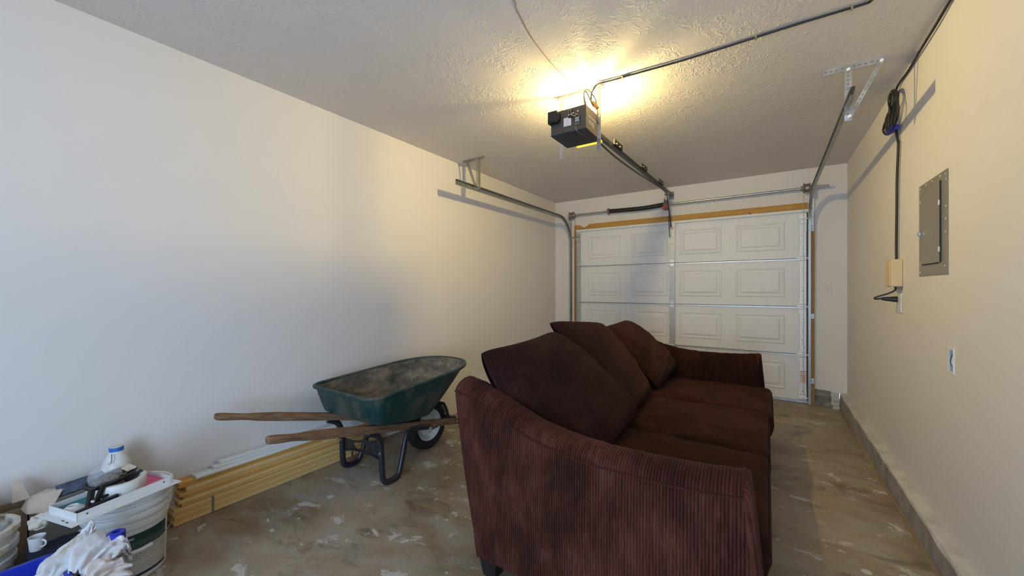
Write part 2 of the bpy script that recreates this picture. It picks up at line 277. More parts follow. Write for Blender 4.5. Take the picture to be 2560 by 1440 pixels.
# ------------------------------------------------------------------ mesh helpers
ORG = {}
class B:
    def __init__(s): s.V = []; s.F = []; s.U = []; s.MI = []; s.mi = 0
    def add(s, V, F, U=None):
        o = len(s.V); s.V += [tuple(v) for v in V]
        for i, f in enumerate(F):
            s.F.append(tuple(o+k for k in f)); s.U.append([U[k] for k in f] if U else None); s.MI.append(s.mi)
        return s
    def box(s, x0, x1, y0, y1, z0, z1):
        V = [(x, y, z) for x in (x0, x1) for y in (y0, y1) for z in (z0, z1)]
        return s.add(V, [(0, 1, 3, 2), (4, 6, 7, 5), (0, 4, 5, 1), (2, 3, 7, 6), (0, 2, 6, 4), (1, 5, 7, 3)])
    def obox(s, c, ax, ay, az):
        c, ax, ay, az = map(Vector, (c, ax, ay, az))
        V = [c+i*ax+j*ay+k*az for i in (-1, 1) for j in (-1, 1) for k in (-1, 1)]
        return s.add(V, [(0, 1, 3, 2), (4, 6, 7, 5), (0, 4, 5, 1), (2, 3, 7, 6), (0, 2, 6, 4), (1, 5, 7, 3)])
    def bar(s, p, q, w, t, up=(0, 0, 1)):          # rectangular bar from p to q, width w (sideways) and thickness t (along up)
        p, q = Vector(p), Vector(q); d = (q-p); u = Vector(up); side = d.cross(u).normalized(); u = side.cross(d).normalized()
        return s.obox((p+q)/2, d/2, side*w/2, u*t/2)
    def rings(s, R, closed=True, cap=True, U=None):
        n = len(R[0]); V = [v for r in R for v in r]; F = []
        for i in range(len(R)-1):
            for j in range(n if closed else n-1):
                k = (j+1) % n; F.append((i*n+j, i*n+k, (i+1)*n+k, (i+1)*n+j))
        if cap and closed: F.append(tuple(range(n))[::-1]); F.append(tuple((len(R)-1)*n+j for j in range(n)))
        return s.add(V, F, U)
    def tube(s, P, r, n=8, cap=True, flat=1.0, up=None):
        P = [Vector(p) for p in P]; R = []; prev = None
        for i, p in enumerate(P):
            t = (P[min(i+1, len(P)-1)]-P[max(i-1, 0)]).normalized()
            if prev is None:
                u = Vector(up) if up else (Vector((0, 0, 1)) if abs(t.z) < 0.9 else Vector((1, 0, 0)))
                a = (u-t*u.dot(t)).normalized()
            else: a = (prev-t*prev.dot(t)).normalized()
            prev = a; c = t.cross(a); rr = r[i] if isinstance(r, (list, tuple)) else r
            R.append([p+a*math.cos(2*PI*k/n)*rr*flat+c*math.sin(2*PI*k/n)*rr for k in range(n)])
        return s.rings(R, True, cap)
    def lathe(s, prof, c, n=32, axis='Z', cap=False, U=None):
        c = Vector(c); R = []
        for (r, h) in prof:
            row = []
            for k in range(n):
                a = 2*PI*k/n; q = (r*math.cos(a), r*math.sin(a), h)
                if axis == 'X': q = (h, q[0], q[1])
                if axis == 'Y': q = (q[1], h, q[0])
                row.append(c+Vector(q))
            R.append(row)
        return s.rings(R, True, cap, U)
    def grid(s, P, uv=None, flip=False):
        n, m_ = len(P), len(P[0]); V = [v for r in P for v in r]; U = [u for r in uv for u in r] if uv else None
        F = [(i*m_+j, (i+1)*m_+j, (i+1)*m_+j+1, i*m_+j+1) for i in range(n-1) for j in range(m_-1)]
        if flip: F = [f[::-1] for f in F]
        return s.add(V, F, U)
    def ball(s, c, rx, ry, rz, n=12, m_=8):
        R = []
        for i in range(1, m_):
            a = PI*i/m_; R.append([(c[0]+rx*math.sin(a)*math.cos(2*PI*k/n), c[1]+ry*math.sin(a)*math.sin(2*PI*k/n), c[2]-rz*math.cos(a)) for k in range(n)])
        return s.rings(R, True, True)
    def build(s, name, mat, parent=None, smooth=False, bevel=0, label=None, cat=None, group=None, kind=None, recalc=True):
        if parent is not None: org = Vector(ORG[parent.name])
        else:
            xs, ys, zs = zip(*s.V); org = Vector(((min(xs)+max(xs))/2, (min(ys)+max(ys))/2, min(zs)))
        me = bpy.data.meshes.new(name); me.from_pydata([tuple(Vector(v)-org) for v in s.V], [], s.F)
        if any(s.U):
            ul = me.uv_layers.new(name='UVMap'); k = 0
            for f, u in zip(s.F, s.U):
                for i in range(len(f)): ul.data[k+i].uv = u[i] if u else (0, 0)
                k += len(f)
        mats = mat if isinstance(mat, list) else [mat]
        for q in mats: me.materials.append(q)
        if len(mats) > 1:
            for p_, q in zip(me.polygons, s.MI): p_.material_index = q
        if recalc:
            bm = bmesh.new(); bm.from_mesh(me); bmesh.ops.recalc_face_normals(bm, faces=bm.faces); bm.to_mesh(me); bm.free()
        if smooth:
            me.polygons.foreach_set('use_smooth', [True]*len(me.polygons))
            if smooth != 'all': me.set_sharp_from_angle(angle=math.radians(38))
        me.update(); o = bpy.data.objects.new(name, me); COL.objects.link(o)
        if parent is not None: o.parent = parent
        else: o.location = org
        ORG[o.name] = org
        if bevel:
            bv = o.modifiers.new('bevel', 'BEVEL'); bv.width = bevel; bv.segments = 2; bv.limit_method = 'ANGLE'; bv.angle_limit = math.radians(40)
        if label: o['label'] = label
        if cat: o['category'] = cat
        if group: o['group'] = group
        if kind: o['kind'] = kind
        return o
def thing(name, loc, label, cat, group=None, kind=None):
    o = bpy.data.objects.new(name, None); COL.objects.link(o); o.location = loc; o.empty_display_size = 0.05; ORG[o.name] = Vector(loc)
    if label: o['label'] = label
    if cat: o['category'] = cat
    if group: o['group'] = group
    if kind: o['kind'] = kind
    return o
def share(src, name, parent, offset):        # copy of a part that shares its mesh
    c = src.copy(); COL.objects.link(c); c.name = name; c.parent = parent; c.location = offset; ORG[c.name] = ORG[src.name]; return c
def text_bm(b_, s, size, org, right, up, depth=0.0006):
    cu = bpy.data.curves.new('lettering', 'FONT'); cu.body = s; cu.size = size; cu.extrude = depth/size*0+depth; cu.align_x = 'CENTER'
    to = bpy.data.objects.new('lettering', cu); COL.objects.link(to); bpy.context.view_layer.update()
    me = bpy.data.meshes.new_from_object(to.evaluated_get(bpy.context.evaluated_depsgraph_get()))
    r, u = Vector(right).normalized(), Vector(up).normalized(); n = r.cross(u)
    V = [Vector(org)+r*v.co.x+u*v.co.y+n*v.co.z for v in me.vertices]
    b_.add(V, [tuple(p.vertices) for p in me.polygons])
    bpy.data.objects.remove(to); bpy.data.curves.remove(cu); bpy.data.meshes.remove(me)
def smoothpath(P, k=6):                       # Catmull-Rom through the points
    P = [Vector(p) for p in P]; Q = [P[0]+(P[0]-P[1])]+P+[P[-1]+(P[-1]-P[-2])]; out = []
    for i in range(1, len(Q)-2):
        a, b_, c, d = Q[i-1:i+3]
        for j in range(k):
            t = j/k; out.append(0.5*((2*b_)+(c-a)*t+(2*a-5*b_+4*c-d)*t*t+(3*b_-a-3*c+d)*t**3))
    out.append(P[-1]); return out
def perforated(b_, p, q, w, side, nrm, thick=0.0022, pitch=0.026, flange=0.0):
    """steel strip from p to q with a row of real hexagonal holes; flange = width of a second leg along nrm"""
    p, q, side, nrm = Vector(p), Vector(q), Vector(side).normalized(), Vector(nrm).normalized()
    L = (q-p).length; d = (q-p)/L; n = max(1, round(L/pitch)); st = L/n; hr = w*0.17
    for i in range(n):
        c = p+d*(st*(i+0.5)); hx = [c+d*(hr*1.3*math.cos(PI/3*k))+side*(hr*math.sin(PI/3*k)) for k in range(6)]
        sq = [c+d*(st/2)*a+side*(w/2)*e for a, e in ((1, 0), (1, 1), (-1, 1), (-1, 0), (-1, -1), (1, -1))]
        V = [v+nrm*t for t in (-thick/2, thick/2) for v in sq+hx]; F = []
        for o in (0, 12):
            for k in range(6):
                j = (k+1) % 6; F.append((o+k, o+j, o+6+j, o+6+k))
        for k in range(6):
            j = (k+1) % 6; F.append((6+k, 6+j, 18+j, 18+k))
        F += [(1, 2, 14, 13), (4, 5, 17, 16)]
        b_.add(V, F)
    if flange: b_.obox((p+q)/2+side*w/2+nrm*flange/2, (q-p)/2, side*thick/2, nrm*flange/2)

XL, XR, YB, ZC, YR = -2.728, 0.7025, 5.33, 2.595, -1.7
# ------------------------------------------------------------------ room shell
B().box(XL-0.12, XR+0.12, YR-0.12, YB+0.35, -0.12, 0).build('floor', M['floor'], kind='structure')
B().box(XL-0.12, XR+0.12, YR-0.12, YB+0.12, ZC, ZC+0.1).build('ceiling', M['ceiling'], kind='structure')
B().box(XL-0.12, XL, YR-0.12, YB+0.12, 0, ZC).build('wall_left', M['wall'], kind='structure')
JY0, JY1, JZ0, JZ1 = 2.552, 2.606, 0.893, 0.990       # open outlet box sunk in the right wall
w = B()
w.box(XR, XR+0.12, YR-0.12, JY0, 0, ZC).box(XR, XR+0.12, JY1, YB+0.12, 0, ZC).box(XR, XR+0.12, JY0, JY1, 0, JZ0).box(XR, XR+0.12, JY0, JY1, JZ1, ZC).box(XR+0.045, XR+0.12, JY0, JY1, JZ0, JZ1)
w.build('wall_right', M['wall'], kind='structure')
DX0, DX1, DZ = -2.385, 0.375, 2.135
w = B().box(XL, DX0, YB, YB+0.12, 0, ZC).box(DX0, DX1, YB, YB+0.12, DZ, ZC)
w.box(DX1, 0.43, YB, YB+0.12, 0, ZC)
# drywall right of the door, ragged lower edge above the footing
n = 22; top = []; bot = []
for i in range(n+1):
    x = 0.43+(XR-0.43)*i/n; z = 0.178-0.012*i/n+0.006*noise.noise((x*40, 0, 1))
    if x > 0.57: z -= 0.012
    bot.append((x, z)); top.append((x, ZC))
V = [(x, y, z) for y in (YB, YB+0.12) for (x, z) in bot+top]; m_ = n+1
F = []
for i in range(n):
    F += [(i, i+1, m_+i+1, m_+i), (2*m_+i, 3*m_+i, 3*m_+i+1, 2*m_+i+1), (i, 2*m_+i, 2*m_+i+1, i+1), (m_+i, m_+i+1, 3*m_+i+1, 3*m_+i)]
F += [(0, m_, 3*m_, 2*m_), (n, 2*m_+n, 3*m_+n, m_+n)]
w.add(V, F).build('wall_back', M['wall'], kind='structure')
w = B().box(XL, -1.0, YR-0.12, YR, 0, ZC).box(0.40, XR, YR-0.12, YR, 0, ZC).box(-1.0, 0.40, YR-0.12, YR, 2.06, ZC)
w.build('wall_rear', M['wall'], kind='structure')
# concrete footing exposed under the back wall, right of the door: broken recess and stepped corner
def rough_box(x0, x1, y0, y1, z0, z1, nx, ny, nz, amp, seed=0):
    bm = bmesh.new(); bmesh.ops.create_cube(bm, size=1)
    for e_, k in (((1, 0, 0), nx), ((0, 1, 0), ny), ((0, 0, 1), nz)):
        if k > 1:
            ed = [e for e in bm.edges if abs((e.verts[1].co-e.verts[0].co).normalized().dot(Vector(e_))) > 0.9]
            bmesh.ops.subdivide_edges(bm, edges=ed, cuts=k-1, use_grid_fill=True)
    for v in bm.verts:
        v.co = Vector((x0+(v.co.x+.5)*(x1-x0), y0+(v.co.y+.5)*(y1-y0), z0+(v.co.z+.5)*(z1-z0)))
        v.co += noise.noise_vector(v.co*28+Vector((seed, 0, 0)))*amp
    V = [tuple(v.co) for v in bm.verts]; bm.verts.index_update(); F = [tuple(v.index for v in f.verts) for f in bm.faces]; bm.free(); return V, F
b_ = B(); b_.add(*rough_box(0.43, 0.575, YB+0.005, YB+0.12, 0, 0.185, 10, 4, 10, 0.007, 3)); b_.build('trim_1', M['rubble'], kind='structure')
ftg = thing('trim_2', (0.60, 5.30, 0), None, None, kind='structure')
for k, (x0, x1, y0, z0, z1) in enumerate(((0.568, 0.637, 5.315, 0.118, 0.158), (0.572, 0.637, 5.30, 0.074, 0.117), (0.568, 0.637, 5.285, 0.034, 0.073), (0.58, 0.637, 5.265, 0.0, 0.033))):
    B().add(*rough_box(x0, x1, y0, YB+0.1, z0, z1, 6, 8, 4, 0.004, k*5)).build('brick', M['kerb'], ftg, smooth=False, bevel=0)
# kerb along the right wall: top slopes slightly, chipped edge
n = 150; P = []
b_ = B()
prof_n = 7
R = []
for i in range(n+1):
    y = YR+(YB-YR)*i/n; z = 0.106+0.0115*(y-0.5) if y > 0.5 else 0.106
    ch = max(0, noise.noise((y*5, 2.2, 0)))*0.022+abs(noise.noise((y*23, 0, 3)))*0.008
    x = 0.640
    R.append([(x, y, 0), (x, y, z*0.5), (x+0.002, y, z-0.012-ch), (x+0.004+ch*0.6, y, z-ch*0.35), (x+0.016+ch*0.5, y, z+0.001), (0.7015, y, z+0.002), (0.7015, y, 0)])
mi = []
for i in range(n):
    for j in range(7):
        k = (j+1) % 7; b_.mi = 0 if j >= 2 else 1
        b_.add([R[i][j], R[i][k], R[i+1][k], R[i+1][j]], [(0, 1, 2, 3)])
b_.mi = 0; b_.add(R[0], [tuple(range(7))]).add(R[-1], [tuple(range(7))])
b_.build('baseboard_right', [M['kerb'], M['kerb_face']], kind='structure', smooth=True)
# fibre expansion strip between slab and kerb
R = []
for i in range(121):
    y = YR+(YB-0.08-YR)*i/120; o = noise.noise((y*9, 0, 0))*0.002; z = 0.007+noise.noise((y*14, 5, 0))*0.004
    R.append([(0.622+o, y, 0), (0.624+o, y, z), (0.6385, y, z+0.001), (0.6385, y, 0)])
B().rings(R).build('trim_3', M['strip'], kind='structure')

# ------------------------------------------------------------------ garage door
door = thing('door_1', (-1.0, 5.35, 0), None, None, kind='structure')
zs = [0.03, 0.540, 1.072, 1.607, 2.125]
cols = [(-2.190, -1.720), (-1.565, -1.095), (-0.945, -0.468), (-0.316, 0.165)]
def raised(x0, x1, z0, z1, parent):
    # ogee ring, sloping field and flat centre, embossed toward the room (-Y)
    y = 5.3495; prof = [(0, 0.0), (0.006, -0.007), (0.016, -0.008), (0.026, 0.0), (0.040, -0.001), (0.060, -0.011), (0.0601, -0.011)]
    R = [[(x0+d, y+h_, z0+d), (x1-d, y+h_, z0+d), (x1-d, y+h_, z1-d), (x0+d, y+h_, z1-d)] for d, h_ in prof]
    bb = B(); nR = [v for r in R for v in r]; F = []
    for i in range(len(R)-1):
        for j in range(4): k = (j+1) % 4; F.append((i*4+j, i*4+k, (i+1)*4+k, (i+1)*4+j))
    F.append(tuple((len(R)-1)*4+j for j in range(4))); bb.add(nR, F)
    return bb.build('raised_panel', M['door'], parent)
for s_ in range(4):
    z0, z1 = zs[s_]+0.003, zs[s_+1]-0.003
    b_ = B().box(DX0+0.003, DX1-0.003, 5.35, 5.375, z0, z1)
    b_.box(DX0+0.003, DX1-0.003, 5.3455, 5.35, z1-0.020, z1).box(DX0+0.003, DX1-0.003, 5.3445, 5.35, z0, z0+0.026)
    b_.box(DX0+0.003, DX1-0.003, 5.3478, 5.35, z1-0.036, z1-0.026)
    sec = b_.build('door_section', M['door'], door, bevel=0.001)
    if s_ < 3: B().box(DX0+0.003, DX1-0.003, 5.340, 5.3495, z1-0.011, z1-0.001).build('top_rail', M['galv'], sec)
    for (x0, x1) in cols: raised(x0, x1, z0+0.100, z1-0.092, sec)
B().box(DX0+0.004, DX1-0.004, 5.376, 5.394, 0.03, 2.13).build('light_stop_panel', simple('grey_light_stop', (0.20, 0.21, 0.22), 0.6), door)  # panel added behind the sections to stop outside light leaking through the joints
# stiles with punched holes, hinges, rollers
b_ = B().box(-1.069, -1.000, 5.3285, 5.334, 0.04, 2.105); st_mid = b_.build('centre_stile', M['stile_mid'], door)
b_ = B()
for z in [0.25+0.1*k for k in range(18)]:
    for dx in ((0,) if round(z*10) % 3 else (-0.012, 0.012)): b_.box(-1.0365+dx, -1.0305+dx, 5.3275, 5.3287, z, z+0.008)
b_.build('stile_holes', M['hole'], st_mid, kind='stuff')
b_ = B()
for z0, z1 in ((0.05, 0.51), (0.565, 1.045), (1.10, 1.58), (1.635, 2.10)):
    w0, w1 = 0.303, 0.360
    R = [[(x, 5.327, z), (x1_, 5.327, z), (x1_, 5.334, z), (x, 5.334, z)] for (z, x, x1_) in ((z0, w0-0.008, w1), (z0+0.035, w0-0.008, w1), (z0+0.05, w0, w1), (z1-0.05, w0, w1), (z1-0.035, w0-0.008, w1), (z1, w0-0.008, w1))]
    b_.rings(R)
st_r = b_.build('edge_stile', M['stile'], door)
b_ = B()
for z in [0.62, 0.66, 0.70, 0.76, 0.80, 0.86, 0.90, 0.93, 0.96, 1.14, 1.18, 1.24, 1.28, 1.36, 1.42, 1.46, 1.50, 1.66, 1.70, 1.74, 1.80, 1.86, 1.90, 1.94, 1.98, 2.06, 2.08, 0.42, 0.45, 0.48]:
    dx = random.choice((0, 0, 0.012, -0.008)); b_.box(0.328+dx, 0.334+dx, 5.326, 5.3272, z, z+0.007)
b_.build('stile_holes', M['hole'], st_r, kind='stuff')
b_ = B()
for z0, z1 in ((0.05, 0.51), (0.565, 1.045), (1.10, 1.58), (1.635, 2.10)): b_.box(-2.372, -2.318, 5.327, 5.334, z0, z1)
b_.build('edge_stile', M['stile_mid'], door)
def hinge(x, z):
    b = B(); prof = [(-0.045, 0.010), (-0.022, 0.026), (0.0, 0.034), (0.022, 0.026), (0.045, 0.010)]
    R = [[(x-w_, 5.3215, z+dz), (x+w_, 5.3215, z+dz), (x+w_, 5.3275, z+dz), (x-w_, 5.3275, z+dz)] for dz, w_ in prof]
    b.rings(R); b.tube([(x-0.036, 5.319, z), (x+0.036, 5.319, z)], 0.006, 8)
    for dz in (-0.03, 0.03): b.tube([(x, 5.3225, z+dz), (x, 5.318, z+dz)], 0.005, 6)
    return b
for k in (1, 2, 3):
    h0 = hinge(-1.0345, zs[k]).build('hinge', M['galv'], door, smooth=True)
    hinge(-2.345, zs[k]).build('hinge', M['galv'], door, smooth=True)
    b_ = B().tube([(0.27, 5.318, zs[k]), (0.386, 5.318, zs[k])], 0.0055, 8); b_.box(0.285, 0.358, 5.320, 5.327, zs[k]-0.022, zs[k]+0.022)
    b_.tube([(0.372, 5.318, zs[k]), (0.384, 5.318, zs[k])], 0.018, 14)
    b_.build('roller_bracket', M['stile'], door, smooth=True)
# top roller carriers
for (xa, xb, xs) in ((0.300, 0.362, 0.386), (-2.380, -2.318, -2.420)):
    b_ = B().box(xa, xb, 5.300, 5.326, 1.990, 2.020).box(xa, xb, 5.312, 5.326, 1.955, 1.966)
    b_.box(xa, xb, 5.318, 5.327, 1.90, 2.10).tube([(min(xa, xs)-0.02, 5.300, 2.04), (max(xb, xs), 5.300, 2.04)], 0.0055, 8)
    b_.build('top_roller_carrier', M['stile'] if xa > 0 else M['galv'], door, smooth=True)
B().box(0.3625, 0.3735, 5.330, 5.3495, 0.04, 2.11).build('edge_gap_shade', simple('maroon_gap_shade', (0.05, 0.03, 0.035), 0.7), door)  # thin dark strip painting the shade in the gap between stile and track
# bottom bracket and warning label
b_ = B().box(0.292, 0.362, 5.322, 5.327, 0.045, 0.16).tube([(0.28, 5.317, 0.065), (0.386, 5.317, 0.065)], 0.006, 8)
bbk = b_.build('bottom_bracket', M['stile'], door, smooth=True)
b_ = B()
for (x, z) in ((0.327, 0.135), (0.307, 0.10), (0.348, 0.10), (0.330, 0.055)): b_.tube([(x, 5.323, z), (x, 5.3195, z)], 0.0055, 6)
b_.build('red_screw', M['red_ink'], bbk, kind='stuff')
lb = B().box(0.305, 0.358, 5.3255, 5.3275, 0.225, 0.360).build('warning_label', M['white_ink'], door, label='small orange and white warning label')
b_ = B().box(0.305, 0.358, 5.3248, 5.3256, 0.352, 0.358).box(0.305, 0.358, 5.3248, 5.3256, 0.303, 0.308)
b_.box(0.312, 0.318, 5.3248, 5.3256, 0.333, 0.345)
for z in (0.312, 0.318, 0.324): b_.box(0.310, 0.352, 5.3248, 5.3256, z, z+0.0015)
b_.build('label_print', M['red_ink'], lb, kind='stuff')
b_ = B().box(0.309, 0.354, 5.3248, 5.3256, 0.236, 0.297); b_.build('label_print', simple('pale_orange_print', (0.82, 0.58, 0.42), 0.7), lb)
# bottom seal with a glint of aluminium
B().box(DX0+0.003, DX1-0.003, 5.336, 5.388, 0.006, 0.032).build('bottom_seal', M['galv'], door)
# operator bracket on the centre stile
b_ = B().box(-1.075, -0.995, 5.320, 5.3285, 2.02, 2.135).box(-1.052, -1.020, 5.290, 5.320, 2.05, 2.075).tube([(-1.058, 5.298, 2.062), (-1.014, 5.298, 2.062)], 0.007, 8)
b_.build('operator_bracket', M['stile_mid'], door, smooth=True)

# timber header and jambs, white stop moulding
def jam_header():
    b = B(); n = 60; R = []
    for i in range(n+1):
        x = -2.405+(0.372+2.405)*i/n; z1 = 2.218
        if -2.315 < x < -2.19: z1 = 2.218-0.045*math.sin(PI*(x+2.315)/0.125)**0.7
        R.append([(x, 5.312, 2.150), (x, 5.3298, 2.150), (x, 5.3298, z1), (x, 5.312, z1)])
    return b.rings(R)
jam_header().build('trim_4', M['jamb_x'], kind='structure')
B().box(0.388, 0.430, 5.308, 5.3298, 0.0, 2.10).build('trim_5', M['jamb_z'], kind='structure')
B().box(-2.405, -2.386, 5.308, 5.3298, 0.0, 2.149).build('trim_6', M['jamb_z'], kind='structure')
B().box(-2.384, 0.385, 5.316, 5.3298, 2.118, 2.149).build('trim_7', M['moulding'], kind='structure', bevel=0.002)

# ------------------------------------------------------------------ door tracks
def track(name, x, out, zend, label, yend=2.72):
    """out = +1 when the web faces +X side (outer side)"""
    t = thing(name, (x, 5.24, 0), label, 'track', 'steel tracks of the garage door')
    Yc, r = 4.88, 0.36; path = [(5.245, 0.02)]
    path += [(5.245, 1.0), (5.24, 1.93)]
    for k in range(1, 13):
        a = PI/2*k/12; path.append((Yc+r*math.cos(a), 1.93+r*math.sin(a)))
    z0 = 1.93+r
    for k in range(1, 9): path.append((Yc+(yend-Yc)*k/8, z0+(zend-z0)*k/8))
    prof = [(0.008, 0.018), (0.008, 0.026), (-0.011, 0.026), (-0.013, 0.024), (-0.013, -0.024), (-0.011, -0.026), (0.008, -0.026), (0.008, -0.018)]   # (toward inside, across)
    inner = [(0.0062, -0.018), (0.0062, -0.0242), (-0.0112, -0.0242), (-0.0112, 0.0242), (0.0062, 0.0242), (0.0062, 0.018)]
    R = []
    for i, (y, z) in enumerate(path):
        a, b2 = path[max(i-1, 0)], path[min(i+1, len(path)-1)]; ty, tz = b2[0]-a[0], b2[1]-a[1]; L = math.hypot(ty, tz); ny, nz = tz/L, -ty/L
        row = []
        for (h, c) in prof: row.append((x-out*h, y+ny*c, z+nz*c))
        for (h, c) in inner: row.append((x-out*h, y+ny*c, z+nz*c))
        R.append(row)
    B().rings(R).build('rail', M['galv_dull'], t, smooth=True)
    b = B()          # flag bracket at the top of the jamb
    b.box(x-0.002 if out > 0 else x-0.016, x+0.016 if out > 0 else x+0.002, 5.268, 5.272, 1.66, 1.90)
    xo = x+out*0.013
    b.box(min(xo, xo+out*0.030), max(xo, xo+out*0.030), 5.296, 5.3008, 1.90, 2.27)
    b.box(min(xo, xo+out*0.003), max(xo, xo+out*0.003), 5.262, 5.300, 1.90, 2.27)
    fb = b.build('flag_bracket', M['stile'] if out > 0 else M['galv'], t)
    b = B()
    for z in (1.92, 1.95, 2.05, 2.14, 2.22): b.box(xo+out*0.015-0.003, xo+out*0.015+0.003, 5.2945, 5.2965, z, z+0.008)
    b.build('bolt_hole', M['hole'], fb, kind='stuff')
    for zz in (0.265, 0.97):
        b = B(); b.box(min(xo, xo+out*0.032), max(xo, xo+out*0.032), 5.2985, 5.303, zz-0.027, zz+0.027).box(min(xo, xo+out*0.003), max(xo, xo+out*0.003), 5.262, 5.300, zz-0.027, zz+0.027)
        jb = b.build('jamb_bracket', M['stile'], t)
        b = B().tube([(xo+out*0.015, 5.299, zz), (xo+out*0.015, 5.293, zz)], 0.007, 8); b.box(xo+out*0.004, xo+out*0.010, 5.2975, 5.2990, zz+0.012, zz+0.018); b.build('bolt', M['galv_dull'], jb)
    return t
tR = track('door_track', 0.380, 1, 2.328, 'galvanised steel garage door track beside the right wall with a triangular ceiling hanger')
tL = track('door_track', -2.432, -1, 2.276, 'dark galvanised garage door track beside the long left wall, curving down at the door')
# perforated angle hangers
b_ = B(); Y = 2.992
perforated(b_, (0.282, Y, ZC-0.018), (0.567, Y, ZC-0.018), 0.034, (0, 0, 1), (0, -1, 0), flange=0.0)
b_.build('ceiling_angle', M['galv'], tR)
b_ = B(); perforated(b_, (0.398, Y-0.003, ZC-0.03), (0.398, Y-0.003, 2.262), 0.034, (1, 0, 0), (0, -1, 0)); b_.build('hanger_strut', M['galv'], tR)
b_ = B(); perforated(b_, (0.545, Y-0.007, ZC-0.022), (0.400, Y-0.007, 2.270), 0.034, (1, 0, 0.5), (0, -1, 0)); b_.build('hanger_brace', M['galv'], tR)
b_ = B()
for p in ((0.398, 2.562), (0.542, 2.568), (0.403, 2.285)): b_.tube([(p[0], Y-0.008, p[1]), (p[0], Y-0.018, p[1])], 0.009, 6)
b_.build('bolt', M['stile'], tR, kind='stuff')
b_ = B(); Y = 3.038
perforated(b_, (-2.627, Y, ZC-0.013), (-2.352, Y, ZC-0.013), 0.025, (0, 0, 1), (0, -1, 0), pitch=0.022); b_.build('ceiling_angle', M['drum'], tL)
b_ = B(); perforated(b_, (-2.437, Y-0.003, ZC-0.02), (-2.437, Y-0.003, 2.27), 0.030, (1, 0, 0), (0, -1, 0)); perforated(b_, (-2.420, Y+0.012, ZC-0.02), (-2.420, Y+0.012, 2.27), 0.030, (0, 1, 0), (1, 0, 0)); b_.build('hanger_strut', M['steel'], tL)
b_ = B(); perforated(b_, (-2.565, Y-0.007, ZC-0.02), (-2.448, Y-0.007, 2.285), 0.030, (1, 0, 0.4), (0, -1, 0)); b_.build('hanger_brace', M['drum'], tL)

# ------------------------------------------------------------------ torsion shaft
ts = thing('torsion_shaft', (-1.0, 5.235, 2.357), 'steel torsion bar with cable drums and black sleeved spring above the door', 'torsion bar')
B().tube([(-2.470, 5.235, 2.352), (0.545, 5.235, 2.362)], 0.0125, 12).build('shaft', M['steel'], ts, smooth=True)
for x, s_ in ((-2.405, 1), (0.352, -1)):
    prof = [(0.013, -0.035), (0.050, -0.035), (0.054, -0.030), (0.046, -0.022), (0.044, 0.010), (0.054, 0.016), (0.056, 0.024), (0.030, 0.028), (0.022, 0.045), (0.013, 0.045)]
    B().lathe([(r, h*s_) for r, h in prof], (x, 5.235, 2.352 if s_ > 0 else 2.361), 24, 'X').build('cable_drum', M['drum'], ts, smooth=True)
    xb = x-0.05*s_
    b_ = B().box(xb-0.002, xb+0.002, 5.215, 5.3298, 2.25, 2.41).box(xb-0.02 if s_ > 0 else xb, xb if s_ > 0 else xb+0.02, 5.326, 5.3298, 2.23, 2.41)
    b_.build('end_bearing_plate', M['galv'], ts)
    B().tube([(x+0.02*s_, 5.283, 2.35), (x+0.02*s_, 5.29, 1.2), (x+0.02*s_, 5.30, 0.1)], 0.0018, 5).build('lift_cable', M['drum'], ts)
pts = smoothpath([(-1.838, 5.235, 2.355), (-1.6, 5.235, 2.347), (-1.35, 5.235, 2.345), (-1.115, 5.235, 2.360)], 5)
B().tube(pts, 0.0285, 16).build('spring_sleeve', M['black'], ts, smooth=True)
B().tube([(-1.868, 5.235, 2.355), (-1.862, 5.235, 2.355), (-1.845, 5.235, 2.355), (-1.835, 5.235, 2.355)], [0.030, 0.042, 0.042, 0.032], 18).build('winding_cone', M['drum'], ts, smooth=True)
b_ = B().box(-1.108, -1.102, 5.19, 5.3298, 2.30, 2.43).box(-1.135, -1.075, 5.325, 5.3298, 2.30, 2.43).tube([(-1.115, 5.235, 2.359), (-1.085, 5.235, 2.359)], 0.036, 16)
b_.build('centre_bearing_plate', M['drum'], ts, smooth=True)
b_ = B().box(-1.121, -1.117, 5.18, 5.205, 2.285, 2.325); b_.build('red_tag', M['red'], ts)
# fixings seen on the wall right of the shaft centre
b_ = B().tube([(-0.755, 5.3298, 2.335), (-0.755, 5.300, 2.335)], 0.012, 8); b_.build('wall_anchor', M['white'], None, smooth=True, label='small white plug in the wall just under the torsion bar', cat='wall plug')
B().tube([(-0.555, 5.318, 2.378), (-0.555, 5.318, 2.310)], 0.0035, 6).build('wall_hook', M['steel'], None, label='thin metal pin on the wall crossing the torsion bar', cat='hook')

# ------------------------------------------------------------------ garage door opener
op = thing('garage_door_opener', (-1.04, 2.33, 2.25), 'dark boxy garage door opener hung from the ceiling with its long rail to the door', 'door opener')
ox0, ox1, oy0, oy1, oz0, oz1 = -1.160, -0.922, 2.200, 2.446, 2.252, 2.398
b_ = B(); b_.mi = 0
b_.box(ox0, ox1, oy0, oy1, oz0+0.002, oz1)
hs = b_.build('housing', M['housing'], op, bevel=0.003)
B().box(ox1+0.0002, ox1+0.0022, oy0+0.002, oy1, oz0+0.002, oz1-0.001).build('side_cover', M['housing_side'], op)
B().box(ox0, ox1, oy0, oy1, oz0-0.003, oz0+0.0018).build('bottom_cover', M['housing_base'], op)
b_ = B()
for z, h in ((2.344, 0.0035), (2.337, 0.0035)):
    b_.obox((ox1+0.0026, 2.295, z), (0, 0.062, 0), (0.0004, 0, 0), (0, 0, h/2))
text_bm(b_, '10 RE', 0.040, (ox1+0.0024, 2.285, 2.293), (0, 1, 0), (0, 0, 1)); b_.build('side_lettering', M['white_ink'], hs, kind='stuff')
